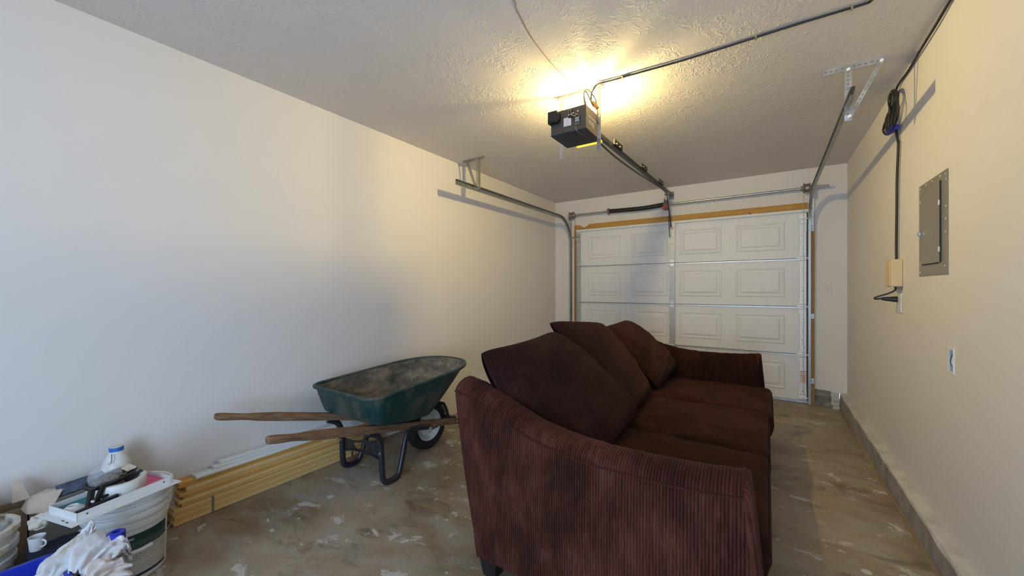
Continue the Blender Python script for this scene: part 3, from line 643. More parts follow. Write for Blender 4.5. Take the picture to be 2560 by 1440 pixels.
# motor cap: chamfered box
R = []
for y_, ins in ((2.200, 0), (2.165, 0), (2.160, 0.004)):
    x0, x1, z0, z1 = -1.164+ins, -1.088-ins, 2.318+ins, 2.392-ins; ch = 0.016
    R.append([(x0, y_, z0), (x1-ch, y_, z0), (x1, y_, z0+ch), (x1, y_, z1-ch), (x1-ch, y_, z1), (x0, y_, z1)])
B().rings(R).build('end_cap', M['black'], op)
lab = B().box(-1.068, -1.018, 2.198, 2.1998, 2.290, 2.342).build('label', M['white'], op, label='white label with faint red print')
b_ = B()
for k in range(8):
    z = 2.337-0.006*k; b_.box(-1.062+0.004*(k % 3 == 0), -1.024-0.006*(k % 2), 2.1972, 2.1981, z-0.002, z)
b_.build('label_print', M['pink_ink'], lab, kind='stuff')
tb = B().box(-1.034, -1.002, 2.192, 2.1998, 2.335, 2.378).build('terminal_block', M['black'], op)
b_ = B()
for x, z in ((-1.028, 2.352), (-1.012, 2.352), (-1.000, 2.358), (-0.968, 2.362)): b_.tube([(x, 2.1935, z), (x, 2.187, z)], 0.004, 8)
b_.build('screw', M['white'], tb, kind='stuff')
b_ = B()
for x, z in ((-1.004, 2.344), (-0.995, 2.340), (-0.982, 2.347), (-0.973, 2.342), (-0.986, 2.336)): b_.tube([(x, 2.1998, z), (x, 2.189, z)], 0.0042, 7)
b_.build('adjustment_screw', M['screw'], op, kind='stuff')
b_ = B().box(-0.999, -0.955, 2.198, 2.1998, 2.280, 2.332); rat = b_.build('rating_label', M['black'], op)
b_ = B()
for z, x0, x1 in ((2.326, -0.992, -0.962), (2.317, -0.990, -0.966), (2.308, -0.993, -0.962)): b_.box(x0, x1, 2.1972, 2.1981, z-0.0022, z+0.0022)
b_.build('label_print', M['white_ink'], rat, kind='stuff')
b_ = B()
for k in range(5): b_.box(-0.996, -0.959, 2.1974, 2.1981, 2.283+k*0.004, 2.285+k*0.004)
b_.build('label_print', M['grey_ink'], rat, kind='stuff')
B().tube(smoothpath([(-0.983, 2.198, 2.286), (-0.982, 2.188, 2.260), (-0.975, 2.192, 2.242), (-0.960, 2.215, 2.228), (-0.945, 2.235, 2.224)]), 0.0016, 5).build('antenna_wire', M['steel'], op)
B().tube(smoothpath([(-1.028, 2.190, 2.354), (-1.026, 2.184, 2.385), (-1.022, 2.205, 2.412), (-1.018, 2.25, 2.47), (-1.05, 2.254, 2.59)]), 0.0016, 5).build('bell_wire', M['steel'], op)
B().tube(smoothpath([(-1.012, 2.190, 2.354), (-1.016, 2.184, 2.385), (-1.021, 2.205, 2.410)]), 0.0016, 5).build('bell_wire', M['steel'], op)
# lamp: socket, bulb, lens
B().ball(BULB, 0.027, 0.027, 0.030, 16, 12).build('bulb', M['bulb'], op, smooth='all', label='lit bare bulb')
B().tube([(-0.998, 2.45, 2.399), (-0.998, 2.45, 2.472)], 0.013, 12).build('lamp_socket', M['white'], op, smooth=True)
b_ = B().box(-1.095, -0.918, 2.447, 2.475, 2.245, 2.262); b_.build('light_lens', M['lens'], op, bevel=0.003, label='glowing yellow lens edge')
# hanging straps
for x in (-1.178, -0.910):
    b_ = B(); perforated(b_, (x, 2.392, ZC-0.004), (x, 2.392, 2.163), 0.026, (1, 0, 0), (0, -1, 0), pitch=0.03)
    b_.build('hanging_strap', M['galv'], op)
b_ = B(); perforated(b_, (-1.215, 2.398, ZC-0.012), (-0.880, 2.398, ZC-0.012), 0.022, (0, 0, 1), (0, -1, 0), pitch=0.03); b_.build('ceiling_angle', M['galv'], op)
b_ = B().box(ox1+0.003, ox1+0.006, 2.372, 2.40, 2.36, 2.43); b_.tube([(ox1, 2.385, 2.35), (ox1+0.016, 2.385, 2.35)], 0.006, 6); b_.build('side_bracket', M['galv_dull'], op)
# rail with joint sleeves, drive belt loop, trolley, header bracket
b_ = B(); b_.bar((-1.040, 2.446, 2.398), (-1.040, 5.19, 2.488), 0.032, 0.032); b_.build('rail', M['black_metal'], op, bevel=0.002)
b_ = B(); b_.bar((-1.040, 2.50, 2.420), (-1.040, 5.15, 2.507), 0.010, 0.004); b_.build('rail_top_edge', M['drum'], op)
def rz(y): return 2.398+(y-2.446)*0.0328
for y in (3.10, 3.90, 4.63):
    b_ = B(); b_.bar((-1.016, y-0.10, rz(y-0.10)+0.028), (-1.016, y+0.10, rz(y+0.10)+0.028), 0.012, 0.040); jc = b_.build('rail_joint', M['black_metal'], op)
    b_ = B()
    for dy in (-0.05, 0.03): b_.tube([(-1.010, y+dy, rz(y)+0.02), (-1.004, y+dy, rz(y)+0.02)], 0.006, 6)
    b_.build('bolt', M['screw'], jc, kind='stuff')
b_ = B(); b_.tube(smoothpath([(-1.035, 2.50, 2.366), (-1.035, 3.0, 2.348), (-1.035, 3.6, 2.370), (-1.035, 4.2, 2.412), (-1.035, 4.75, 2.452), (-1.035, 5.0, 2.468)]), 0.008, 6); b_.build('drive_chain', M['black_metal'], op)
b_ = B(); b_.box(-1.062, -1.022, 5.02, 5.12, 2.440, 2.470).box(-1.050, -1.034, 5.06, 5.09, 2.405, 2.44); b_.build('trolley', M['drum'], op, bevel=0.003)
b_ = B(); b_.bar((-1.040, 5.18, 2.487), (-1.040, 5.328, 2.492), 0.040, 0.028); b_.box(-1.07, -1.01, 5.322, 5.3298, 2.44, 2.54).tube([(-1.07, 5.24, 2.487), (-1.01, 5.24, 2.487)], 0.02, 10); b_.build('header_bracket', M['drum'], op, smooth=True)
b_ = B(); b_.bar((-1.046, 5.09, 2.430), (-1.040, 5.18, 2.24), 0.014, 0.010, (1, 0, 0)); b_.bar((-1.040, 5.175, 2.29), (-1.036, 5.275, 2.065), 0.022, 0.012, (1, 0, 0)); b_.bar((-1.047, 5.18, 2.20), (-1.047, 5.245, 1.935), 0.012, 0.008, (1, 0, 0)); b_.build('door_arm', M['black_metal'], op)
B().tube([(-1.060, 5.04, 2.44), (-1.062, 5.04, 2.31)], 0.0018, 5).build('release_cord', M['red'], op)
b_ = B().tube([(-1.10, 5.04, 2.298), (-1.075, 5.04, 2.285), (-1.05, 5.04, 2.286), (-1.028, 5.04, 2.300)], [0.006, 0.013, 0.013, 0.006], 10); b_.tube([(-1.062, 5.04, 2.315), (-1.062, 5.04, 2.285)], 0.007, 8); b_.build('release_handle', M['red'], op, smooth=True, label='red release handle')
# power cord: loops by the bulb, then stapled over the ceiling
cc = thing('ceiling_cord', (-0.9, 2.37, 2.585), 'black power cord stapled across the ceiling from the opener to the right', 'cord')
cz = 2.586
P = [(-0.913, 2.36, 2.437), (-0.945, 2.36, 2.465), (-0.951, 2.36, 2.52), (-0.934, 2.36, 2.562), (-0.904, 2.36, cz-0.002), (-0.816, 2.371, cz), (-0.644, 2.377, cz), (-0.42, 2.388, cz), (-0.216, 2.386, cz), (-0.049, 2.381, cz), (0.135, 2.376, cz), (0.288, 2.378, cz), (0.359, 2.379, cz), (0.40, 2.36, cz), (0.405, 2.2, cz), (0.40, 1.6, cz)]
B().tube(smoothpath(P, 5), 0.0058, 8).build('cord', M['cable'], cc, smooth=True)
P2 = [(-0.913, 2.352, 2.437), (-0.918, 2.352, 2.485), (-0.945, 2.352, 2.531), (-0.967, 2.352, 2.561), (-0.989, 2.352, 2.562), (-0.998, 2.352, 2.533), (-0.984, 2.352, 2.475), (-0.972, 2.352, 2.415)]
B().tube(smoothpath(P2, 5), 0.0045, 8).build('cord_loop', M['cable'], cc, smooth=True)
P3 = [(-0.930, 2.340, 2.440), (-0.955, 2.340, 2.50), (-0.975, 2.340, 2.545), (-0.992, 2.340, 2.545), (-0.990, 2.340, 2.49), (-0.975, 2.340, 2.42)]
B().tube(smoothpath(P3, 5), 0.0045, 8).build('cord_loop', M['cable'], cc, smooth=True)
b_ = B().tube([(-0.938, 2.352, 2.478), (-0.925, 2.352, 2.452), (-0.905, 2.352, 2.425)], [0.008, 0.014, 0.011], 10); b_.build('plug', simple('brown_plug', (0.30, 0.16, 0.03), 0.5), cc, smooth=True)
for x in (-0.75, -0.05, 0.33): B().box(x-0.004, x+0.004, 2.368, 2.394, cz-0.0075, ZC-0.0005).build('cord_clip', M['screw'], cc)
B().tube(smoothpath([(-0.95, 1.30, 2.5925), (-0.966, 1.472, 2.5925), (-0.986, 1.519, 2.5925), (-1.012, 1.633, 2.5925), (-1.034, 1.748, 2.5925), (-1.045, 1.862, 2.5925), (-1.055, 2.015, 2.5925), (-1.053, 2.116, 2.5925), (-1.051, 2.254, 2.591)], 3), 0.0018, 5).build('thin_wire', simple('copper_wire', (0.30, 0.16, 0.07), 0.5), None, smooth=True, label='thin brown wire running over the ceiling toward the opener', cat='wire')

# ------------------------------------------------------------------ right wall: coiled extension cord, box, outlet, breaker panel
ec = thing('extension_cord', (0.69, 3.4, 1.47), 'black cord tied in a coil high on the right wall, dropping to the tan box', 'cord')
def wx(L, x): return [(x+0.003*math.sin(i*1.3), y, z) for i, (y, z) in enumerate(L)]
feed = [(1.6, 2.58), (2.2, 2.58), (2.544, 2.576), (2.696, 2.562), (2.895, 2.556), (3.04, 2.556), (3.188, 2.555), (3.336, 2.56), (3.40, 2.548), (3.44, 2.53), (3.463, 2.502), (3.50, 2.485), (3.567, 2.461), (3.68, 2.434), (3.739, 2.405), (3.733, 2.376), (3.68, 2.346), (3.617, 2.332), (3.558, 2.325), (3.50, 2.312), (3.44, 2.300)]
B().tube(smoothpath(wx(feed, 0.690), 5), 0.0065, 8).build('cord', M['cable'], ec, smooth=True)
loops = [[(3.463, 2.507), (3.50, 2.466), (3.577, 2.449), (3.602, 2.427), (3.602, 2.379), (3.582, 2.335), (3.50, 2.310)],
 [(3.445, 2.49), (3.481, 2.449), (3.529, 2.426), (3.543, 2.379), (3.538, 2.346), (3.46, 2.306)],
 [(3.46, 2.30), (3.481, 2.362), (3.418, 2.389), (3.409, 2.43), (3.436, 2.491), (3.418, 2.526), (3.365, 2.528), (3.298, 2.500), (3.265, 2.457), (3.257, 2.413), (3.238, 2.373), (3.265, 2.315), (3.314, 2.283), (3.36, 2.275)],
 [(3.436, 2.300), (3.409, 2.356), (3.400, 2.402), (3.331, 2.436), (3.31, 2.473), (3.348, 2.510), (3.40, 2.514), (3.409, 2.475), (3.382, 2.395), (3.391, 2.325), (3.40, 2.278)],
 [(3.374, 2.280), (3.34, 2.355), (3.298, 2.411), (3.282, 2.452), (3.306, 2.492), (3.374, 2.518), (3.40, 2.501), (3.42, 2.42), (3.40, 2.35), (3.39, 2.29)],
 [(3.400, 2.280), (3.37, 2.340), (3.33, 2.40), (3.30, 2.45), (3.33, 2.50), (3.39, 2.522), (3.425, 2.49), (3.43, 2.44), (3.42, 2.38), (3.41, 2.29)]]
for i, L in enumerate(loops): B().tube(smoothpath(wx(L, 0.678-0.009*(i % 3)), 5), 0.006, 7).build('cord_loop', M['cable'], ec, smooth=True)
B().tube([(0.672, 3.475, 2.303), (0.672, 3.42, 2.294), (0.672, 3.355, 2.292)], 0.0185, 14).build('blue_tie', M['blue_tie'], ec, smooth=True, label='blue tie round the coil')
P = [(0.684, 3.40, 2.29), (0.690, 3.385, 2.216), (0.690, 3.371, 2.171), (0.690, 3.398, 1.989), (0.690, 3.407, 1.786), (0.690, 3.416, 1.583), (0.690, 3.416, 1.455)]
B().tube(smoothpath(P, 5), 0.007, 8).build('drop_cord', M['cable'], ec, smooth=True)
B().tube([(0.7015, 3.46, 2.52), (0.66, 3.46, 2.52), (0.655, 3.46, 2.532)], 0.003, 6).build('hook', M['steel'], ec)
# tan control box
cb = thing('control_box', (0.68, 3.37, 1.275), 'tan plastic control box on the right wall at the end of the black cord', 'control box')
B().box(0.645, 0.7022, 3.325, 3.450, 1.283, 1.455).build('case', M['tan'], cb, bevel=0.006)
b_ = B().box(0.640, 0.6448, 3.330, 3.400, 1.288, 1.450); b_.build('front_cover', M['tan'], cb, bevel=0.002)
for z in (1.322, 1.410): B().box(0.658, 0.674, 3.4502, 3.4515, z-0.008, z+0.008).build('side_slot', M['grey_ink'], cb)
B().tube(smoothpath([(0.680, 3.385, 1.283), (0.678, 3.388, 1.262), (0.655, 3.400, 1.243), (0.60, 3.418, 1.218), (0.588, 3.422, 1.210), (0.592, 3.42, 1.203), (0.620, 3.417, 1.207)], 5), 0.0055, 8).build('power_lead', M['cable'], cb, smooth=True)
B().tube([(0.620, 3.415, 1.206), (0.650, 3.412, 1.204), (0.680, 3.410, 1.203), (0.694, 3.410, 1.203)], [0.010, 0.014, 0.018, 0.018], 12).build('plug', M['cable'], cb, smooth=True)
ol = thing('wall_outlet', (0.70, 3.39, 1.11), 'white double outlet under the tan control box with a black plug in it', 'outlet')
B().box(0.6955, 0.7022, 3.345, 3.430, 1.118, 1.240).build('cover_plate', M['plate'], ol, bevel=0.003)
for z in (1.150, 1.203): B().box(0.6925, 0.6953, 3.370, 3.405, z-0.016, z+0.016).build('socket', M['plate_shade'], ol, bevel=0.003)
# breaker panel
bp = thing('breaker_panel', (0.70, 2.81, 1.34), 'grey metal breaker panel flush on the right wall with a closed door', 'electrical panel')
B().box(0.6985, 0.7022, 2.610, 3.012, 1.338, 1.832).build('panel_frame', M['panel_grey'], bp, bevel=0.002)
dr = B().box(0.6930, 0.6982, 2.690, 2.962, 1.400, 1.792).build('panel_door', M['panel_grey'], bp, bevel=0.0015)
B().box(0.6928, 0.6984, 2.6862, 2.6885, 1.398, 1.794).build('door_gap', M['hole'], dr)
B().box(0.6928, 0.6984, 2.72, 2.955, 1.3958, 1.3985).build('door_gap', M['hole'], dr)
for z in (1.462, 1.688): B().box(0.6905, 0.6928, 2.683, 2.700, z-0.012, z+0.012).build('hinge_clip', M['white'], dr)
B().box(0.680, 0.6928, 2.948, 2.968, 1.556, 1.577).build('latch', M['galv'], dr, bevel=0.002)
b_ = B()
for (y, z) in ((2.99, 1.815), (2.98, 1.79), (2.90, 1.818), (2.81, 1.818), (2.70, 1.816), (2.63, 1.81), (2.625, 1.785), (2.628, 1.60), (2.63, 1.54), (2.628, 1.66), (2.64, 1.38), (2.99, 1.36), (2.98, 1.40), (2.975, 1.51), (2.99, 1.74)):
    b_.tube([(0.6986, y, z), (0.6966, y, z)], random.uniform(0.003, 0.0055), 6)
b_.build('screw', M['white_ink'], bp, kind='stuff')
# open junction box low on the right wall
jb = thing('junction_box', (0.70, 2.58, 0.885), 'open white uncovered outlet box in the right wall near its lower middle', 'junction box')
b_ = B()
for y0, y1, z0, z1 in ((2.541, 2.613, 0.883, 0.893), (2.541, 2.613, 0.990, 1.001), (2.541, 2.552, 0.893, 0.990), (2.600, 2.613, 0.893, 0.990)): b_.box(0.6985, 0.7022, y0, y1, z0, z1)
b_.build('rim', M['white'], jb)
B().box(0.712, 0.730, 2.5535, 2.599, 0.895, 0.988).build('box_back', M['cavity'], jb)
for k in range(3): B().tube(smoothpath([(0.712, 2.560+k*0.012, 0.90), (0.703, 2.562+k*0.012, 0.93), (0.706, 2.566+k*0.010, 0.96), (0.712, 2.562+k*0.012, 0.985)]), 0.002, 5).build('wire', (M['white'], M['screw'], M['cable'])[k], jb)
# rocker switch on the back wall
ls = thing('light_switch', (0.535, 5.33, 1.21), 'pale rocker switch plate on the back wall right of the garage door', 'switch')
B().box(0.497, 0.573, 5.3235, 5.3298, 1.208, 1.330).build('cover_plate', M['plate'], ls, bevel=0.002)
B().box(0.520, 0.550, 5.3205, 5.3232, 1.238, 1.302).build('rocker', M['plate_shade'], ls, bevel=0.002)

# ------------------------------------------------------------------ sofa
sofa = thing('sofa', (-0.55, 2.62, 0), 'long dark brown corduroy three-seat sofa in the middle of the garage', 'sofa')
def interp(T, x):
    for (a, fa), (b_, fb) in zip(T, T[1:]):
        if x <= b_:
            t = max(0, (x-a)/(b_-a)); t = t*t*(3-2*t) if False else t; return fa+(fb-fa)*t
    return T[-1][1]
ARM = [(-1.20, 0.800), (-1.13, 0.788), (-1.025, 0.752), (-0.909, 0.700), (-0.811, 0.664), (-0.671, 0.637), (-0.522, 0.624), (-0.39, 0.624), (-0.27, 0.627), (-0.162, 0.633), (-0.04, 0.647)]
def arm(y_out, sgn, lift, width=0.172):
    """y_out outer face, sgn=+1: inner side toward +Y"""
    n = 72; P = []; U = []; pipe = []
    for i in range(n+1):
        t = i/n; xt = -1.197+t*(1.197-0.062); zt = interp(ARM, xt)+lift
        sec = [(0.0, 0.088), (0.0, 0.2), (-0.004, 0.33), (-0.006, 0.46), (-0.004, zt-0.10), (-0.002, zt-0.03), (0.0, zt), (0.008, zt+0.018), (0.03, zt+0.036), (0.065, zt+0.048), (0.105, zt+0.050), (0.14, zt+0.038), (0.162, zt+0.012), (width, zt-0.03), (width, zt-0.15), (width, 0.33), (width, 0.12)]
        row = []; ur = []; s_ = 0; pv = None
        for (dy, z) in sec:
            h = max(0, min(1, (z-0.088)/0.712)); xb = -1.070-0.127*h; xf = -0.016-0.046*min(1, h/0.8)**1.5
            x = xb+(xf-xb)*t
            wob = 0.004*noise.noise((x*3, z*3, y_out))+0.0012*noise.noise((x*9, z*3, 4+y_out)) if z < zt-0.04 else 0.002*noise.noise((x*30, dy*10, 1))
            y = y_out+sgn*(dy+wob*(1 if dy < 0.02 else 0)); zz = z+(0.003*noise.noise((x*38, dy*6, 2)) if dy > 0.02 and z > 0.5 else 0)
            q = Vector((x, y, zz)); s_ += (q-pv).length if pv else 0; pv = q
            row.append(q); ur.append((x, s_))
        P.append(row); U.append(ur); pipe.append(row[6]+Vector((0, -sgn*0.001, 0.001)))
    b = B(); b.grid(P, U)
    row = P[0]; b.add(row, [tuple(range(len(row)))], [(q.y, q.z) for q in row])
    last = P[n]; yc = sum(q.y for q in last)/len(last); zt = max(q.z for q in last); r_ = 0.022; prev = last; pu = U[n]; RR = [last]; UR = [[(q.y, q.z) for q in last]]
    for k in range(1, 6):            # rounded front edge
        a = PI/2*k/5; ins = r_*(1-math.cos(a)); row = []
        for q in last:
            f_ = max(0, 1-ins/0.085); zz = min(q.z, zt-ins) if q.z > 0.4 else q.z
            row.append(Vector((q.x+r_*math.sin(a), yc+(q.y-yc)*f_, zz)))
        RR.append(row); UR.append([(q.y, q.z) for q in row])
    b.grid(RR, UR); b.add(RR[-1], [tuple(range(len(last)))], UR[-1])
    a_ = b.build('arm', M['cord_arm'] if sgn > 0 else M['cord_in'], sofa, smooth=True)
    b = B().tube(pipe, 0.0042, 6); b.tube([q+Vector((0.001, 0, 0)) for q in P[n][6:14]], 0.0042, 6)
    b.build('piping', M['cord_arm'], a_, smooth=True)
    return a_
arm(1.330, 1, 0.0)
arm(3.905, -1, 0.035)
def softbox(x0, x1, y0, y1, z0, z1, crown, e=0.035, nx=26, ny=20, uvax='y', seed=0, wr=0.006, bulge=0.02):
    """closed cushion: rounded block with a crowned top"""
    b = B(); 
    def co(u, v, top):
        # u,v in [0,1]
        px = x0+(x1-x0)*u; py = y0+(y1-y0)*v
        ex = min(u, 1-u)*(x1-x0); ey = min(v, 1-v)*(y1-y0)
        def rnd(d): return e-math.sqrt(max(0, e*e-(e-min(d, e))**2))
        r_ = rnd(ex)+rnd(ey); c = crown*(math.sin(PI*u)**0.6)*(math.sin(PI*v)**0.6)
        z = (z1-r_+c) if top else (z0+r_)
        if top: z += wr*noise.noise((px*5, py*6, seed))+wr*0.4*noise.noise((px*16, py*9, seed+3))
        return Vector((px, py, z))
    us = [0.5-0.5*math.cos(PI*i/nx) for i in range(nx+1)]; vs = [0.5-0.5*math.cos(PI*j/ny) for j in range(ny+1)]
    T = [[co(u, v, True) for v in vs] for u in us]; Bt = [[co(u, v, False) for v in vs] for u in us]
    U = [[((q.y if uvax == 'y' else q.x), (q.x if uvax == 'y' else q.y)) for q in r] for r in T]
    b.grid(T, U); b.grid(Bt, U, True)
    border = [(i, 0) for i in range(nx)]+[(nx, j) for j in range(ny)]+[(i, ny) for i in range(nx, 0, -1)]+[(0, j) for j in range(ny, 0, -1)]
    K = 5; R = []
    cx, cy = (x0+x1)/2, (y0+y1)/2
    for k in range(K+1):
        row = []
        for (i, j) in border:
            a, c = T[i][j], Bt[i][j]; q = c.lerp(a, k/K); o = Vector((q.x-cx, q.y-cy, 0)); 
            out = Vector(((1 if i == nx else -1 if i == 0 else 0), (1 if j == ny else -1 if j == 0 else 0), 0))
            row.append(q+out*bulge*math.sin(PI*k/K))
        R.append(row)
    UU = []
    for r in R:
        for q in r: UU.append(((q.y if abs(q.x-x1) < 0.06 or abs(q.x-x0) < 0.06 else q.x), q.z))
    b.rings(R, True, False, UU)
    pt = [T[i][j]+Vector((0, 0, 0.0)) for (i, j) in border]; pt.append(pt[0])
    return b, pt
# base, back
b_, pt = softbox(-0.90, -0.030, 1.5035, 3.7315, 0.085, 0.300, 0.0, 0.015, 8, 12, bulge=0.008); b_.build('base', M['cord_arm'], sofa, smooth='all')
R = []; UU = []
for i in range(41):
    y = 1.5035+(3.7315-1.5035)*i/40; sec = [(-1.070, 0.088), (-1.13, 0.42), (-1.190, 0.74), (-1.185, 0.775), (-1.16, 0.792), (-1.10, 0.795), (-1.055, 0.785), (-1.03, 0.755), (-0.93, 0.40), (-0.905, 0.30), (-0.905, 0.088)]
    R.append([(x, y, z) for x, z in sec]); UU += [(y, k*0.1) for k in range(len(sec))]
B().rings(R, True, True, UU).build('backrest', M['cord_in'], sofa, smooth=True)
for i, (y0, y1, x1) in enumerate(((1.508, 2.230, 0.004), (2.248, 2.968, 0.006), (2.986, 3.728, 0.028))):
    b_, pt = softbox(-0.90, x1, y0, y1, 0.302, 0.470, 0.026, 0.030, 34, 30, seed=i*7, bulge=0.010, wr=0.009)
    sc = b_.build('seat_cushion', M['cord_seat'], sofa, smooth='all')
    B().tube(pt, 0.005, 6, cap=False).build('piping', M['cord_in'], sc, smooth=True)
for (x, y) in ((-1.02, 1.385), (-1.02, 3.83), (-0.09, 1.395), (-0.09, 3.83)):
    R = [[(x-a, y-a, z), (x+a, y-a, z), (x+a, y+a, z), (x-a, y+a, z)] for z, a in ((0.0, 0.032), (0.089, 0.046))]
    B().rings(R).build('leg', M['sofa_leg'], sofa, bevel=0.003)

# ------------------------------------------------------------------ loose back pillows
def pillow(TL, TR, BR, BL, thick, nrm_flip, label, seed, ear=0.10, sag=0.0, name='pillow'):
    TL, TR, BR, BL = map(Vector, (TL, TR, BR, BL)); n = 36
    nrm = (TR-TL).cross(BL-TL).normalized()
    if nrm.x < 0: nrm = -nrm
    wlen = (TR-TL).length
    def mid(u, v):
        u2, v2 = 2*u-1, 2*v-1
        us = u2*(1-ear*0.22*(1-v2*v2)*abs(u2)**2-0.045*abs(u2*v2)**6); vs = v2*(1-ear*0.22*(1-u2*u2)*abs(v2)**2-0.045*abs(u2*v2)**6)
        uu, vv = (us+1)/2, (vs+1)/2
        q = TL.lerp(TR, uu).lerp(BL.lerp(BR, uu), vv)
        if sag: q = q+Vector((-0.11, 0.01, -0.05))*((1-(us+1)/2)**2*math.sin(PI*vv))+Vector((0, 0, -sag*(1-u2*u2)*(1-vv)))
        return q
    def side(sg):
        P = []; U = []
        for i in range(n+1):
            row = []; ur = []
            for j in range(n+1):
                u = 0.5-0.5*math.cos(PI*i/n); v = 0.5-0.5*math.cos(PI*j/n)
                u2, v2 = 2*u-1, 2*v-1; h = (thick if sg > 0 else thick*0.45)*(max(0, 1-abs(u2)**2.6)**0.55)*(max(0, 1-abs(v2)**2.6)**0.55)+0.008*(1-(u2*v2)**8)
                q = mid(u, v); wrk = noise.noise((q.x*5+seed, q.y*4, q.z*7))*0.016+noise.noise((q.x*15+seed, q.y*9, q.z*20))*0.006
                fold = 0.017*math.sin(10*v2+3*u2+seed)*math.exp(-((v2-0.35)**2)*6)*max(0, 1-u2*u2)
                row.append(q+nrm*sg*(h+(wrk+fold)*(h/thick))); ur.append((u*wlen, v*0.7))
            P.append(row); U.append(ur)
        return P, U
    b = B(); P, U = side(1); b.grid(P, U); P2, U2 = side(-1); b.grid(P2, U2, True)
    o = b.build(name, M['cord_pil'], None, smooth='all', label=label, cat='pillow', group='corduroy back pillows on the sofa')
    return o
pillow((-1.10, 1.375, 0.985), (-1.115, 2.13, 1.010), (-0.670, 2.46, 0.500), (-0.62, 1.545, 0.505), 0.130, 1, 'nearest big corduroy back pillow, slumped on the near arm of the sofa', 1.0, 0.10, 0.02)
pillow((-1.155, 2.13, 1.065), (-1.115, 2.99, 0.995), (-0.695, 2.92, 0.500), (-0.70, 2.25, 0.510), 0.088, 1, 'middle corduroy back pillow of the sofa, standing upright behind the nearest one', 4.0)
pillow((-1.145, 2.97, 0.94), (-1.10, 3.58, 0.975), (-0.675, 3.715, 0.565), (-0.70, 3.08, 0.500), 0.115, 1, 'farthest corduroy back pillow of the sofa, leaning into the far arm', 8.0)

# ------------------------------------------------------------------ wheelbarrow
wb = thing('wheelbarrow', (-2.27, 1.9, 0), 'wheelbarrow with dirty dark green tray and worn wooden handles by the left wall', 'wheelbarrow')
CX = -2.27
def outline(hw_r, hw_f, yr, yf, nose, rc, K=40):
    """closed tray outline seen from above: square rear with rounded corners, rounded nose"""
    pts = []
    ys = yf-nose
    for k in range(13): a = PI/2*k/12; pts.append((CX+hw_f*math.cos(a)**0.85 if k < 12 else CX, ys+nose*math.sin(a)**0.9))
    right = pts[:]; left = [(2*CX-x, y) for x, y in right[:-1]][::-1]
    # rear corners
    rr = [(CX-hw_r, yr+rc)]+[(CX-hw_r+rc-rc*math.cos(PI/2*k/6), yr+rc-rc*math.sin(PI/2*k/6)) for k in range(1, 7)]
    rl = [(CX+hw_r-rc+rc*math.sin(PI/2*k/6), yr+rc-rc*math.cos(PI/2*k/6)) for k in range(0, 7)]
    sideL = [(2*CX-right[0][0]+(2*CX-(2*CX-rr[0][0])-(2*CX-right[0][0]))*t if False else (left[-1][0]+(rr[0][0]-left[-1][0])*t), left[-1][1]+(rr[0][1]-left[-1][1])*t) for t in (0.25, 0.5, 0.75)]
    sideR = [(rl[-1][0]+(right[0][0]-rl[-1][0])*t, rl[-1][1]+(right[0][1]-rl[-1][1])*t) for t in (0.25, 0.5, 0.75)]
    return right+left+sideL+rr+rl+sideR
def zr(y): return 0.608+(y-1.44)*0.062          # rim height
def zb(y): return 0.428-(y-1.52)*0.235+0.036*max(0, (y-1.80)/0.25)          # floor of the tray rests on the handles
top = outline(0.330, 0.318, 1.430, 2.475, 0.40, 0.075); bot = outline(0.290, 0.225, 1.475, 2.050, 0.13, 0.085)
L_ = []
for f in (0.0, 0.06, 0.16, 0.34, 0.6, 0.85, 1.0):
    row = []
    for (tx, ty), (bx, by) in zip(top, bot):
        ff = f**0.85; x = bx+(tx-bx)*ff; y = by+(ty-by)*ff; z = zb(by)+(zr(ty)-zb(by))*max(0, (f-0.03)/0.97 if f > 0 else 0)
        row.append(Vector((x, y, z)))
    L_.append(row)
L_[0] = [Vector((CX+(v.x-CX)*0.93, 1.8+(v.y-1.8)*0.93, zb(v.y))) for v in L_[0]]
b_ = B(); b_.mi = 0; b_.rings(L_, True, False)
c0 = Vector((CX, 1.8, zb(1.8))); n = len(L_[0]); b_.add(L_[0]+[c0], [(i, (i+1) % n, n) for i in range(n)])
# inner skin, 6 mm inside
Lin = []
for k, row in enumerate(L_):
    c = Vector((CX, 1.9, 0)); Lin.append([v+Vector(((c.x-v.x), (c.y-v.y), 0)).normalized()*0.007+Vector((0, 0, 0.006 if k < 2 else 0)) for v in row])
b_.mi = 1; b_.rings(Lin, True, False); b_.add(Lin[0]+[c0+Vector((0, 0, 0.006))], [(i, (i+1) % n, n) for i in range(n)])
b_.mi = 0; b_.rings([L_[-1], Lin[-1]], True, False)
tray = b_.build('tray', [M['tray'], M['tray_in']], wb, smooth=True, recalc=False)
rim = [v+Vector(((v.x-CX), (v.y-1.95), 0)).normalized()*0.006 for v in L_[-1]]; rim.append(rim[0]); rim.append(rim[1])
B().tube(rim, 0.0125, 8, cap=False).build('tray_rim', M['tray'], tray, smooth=True)
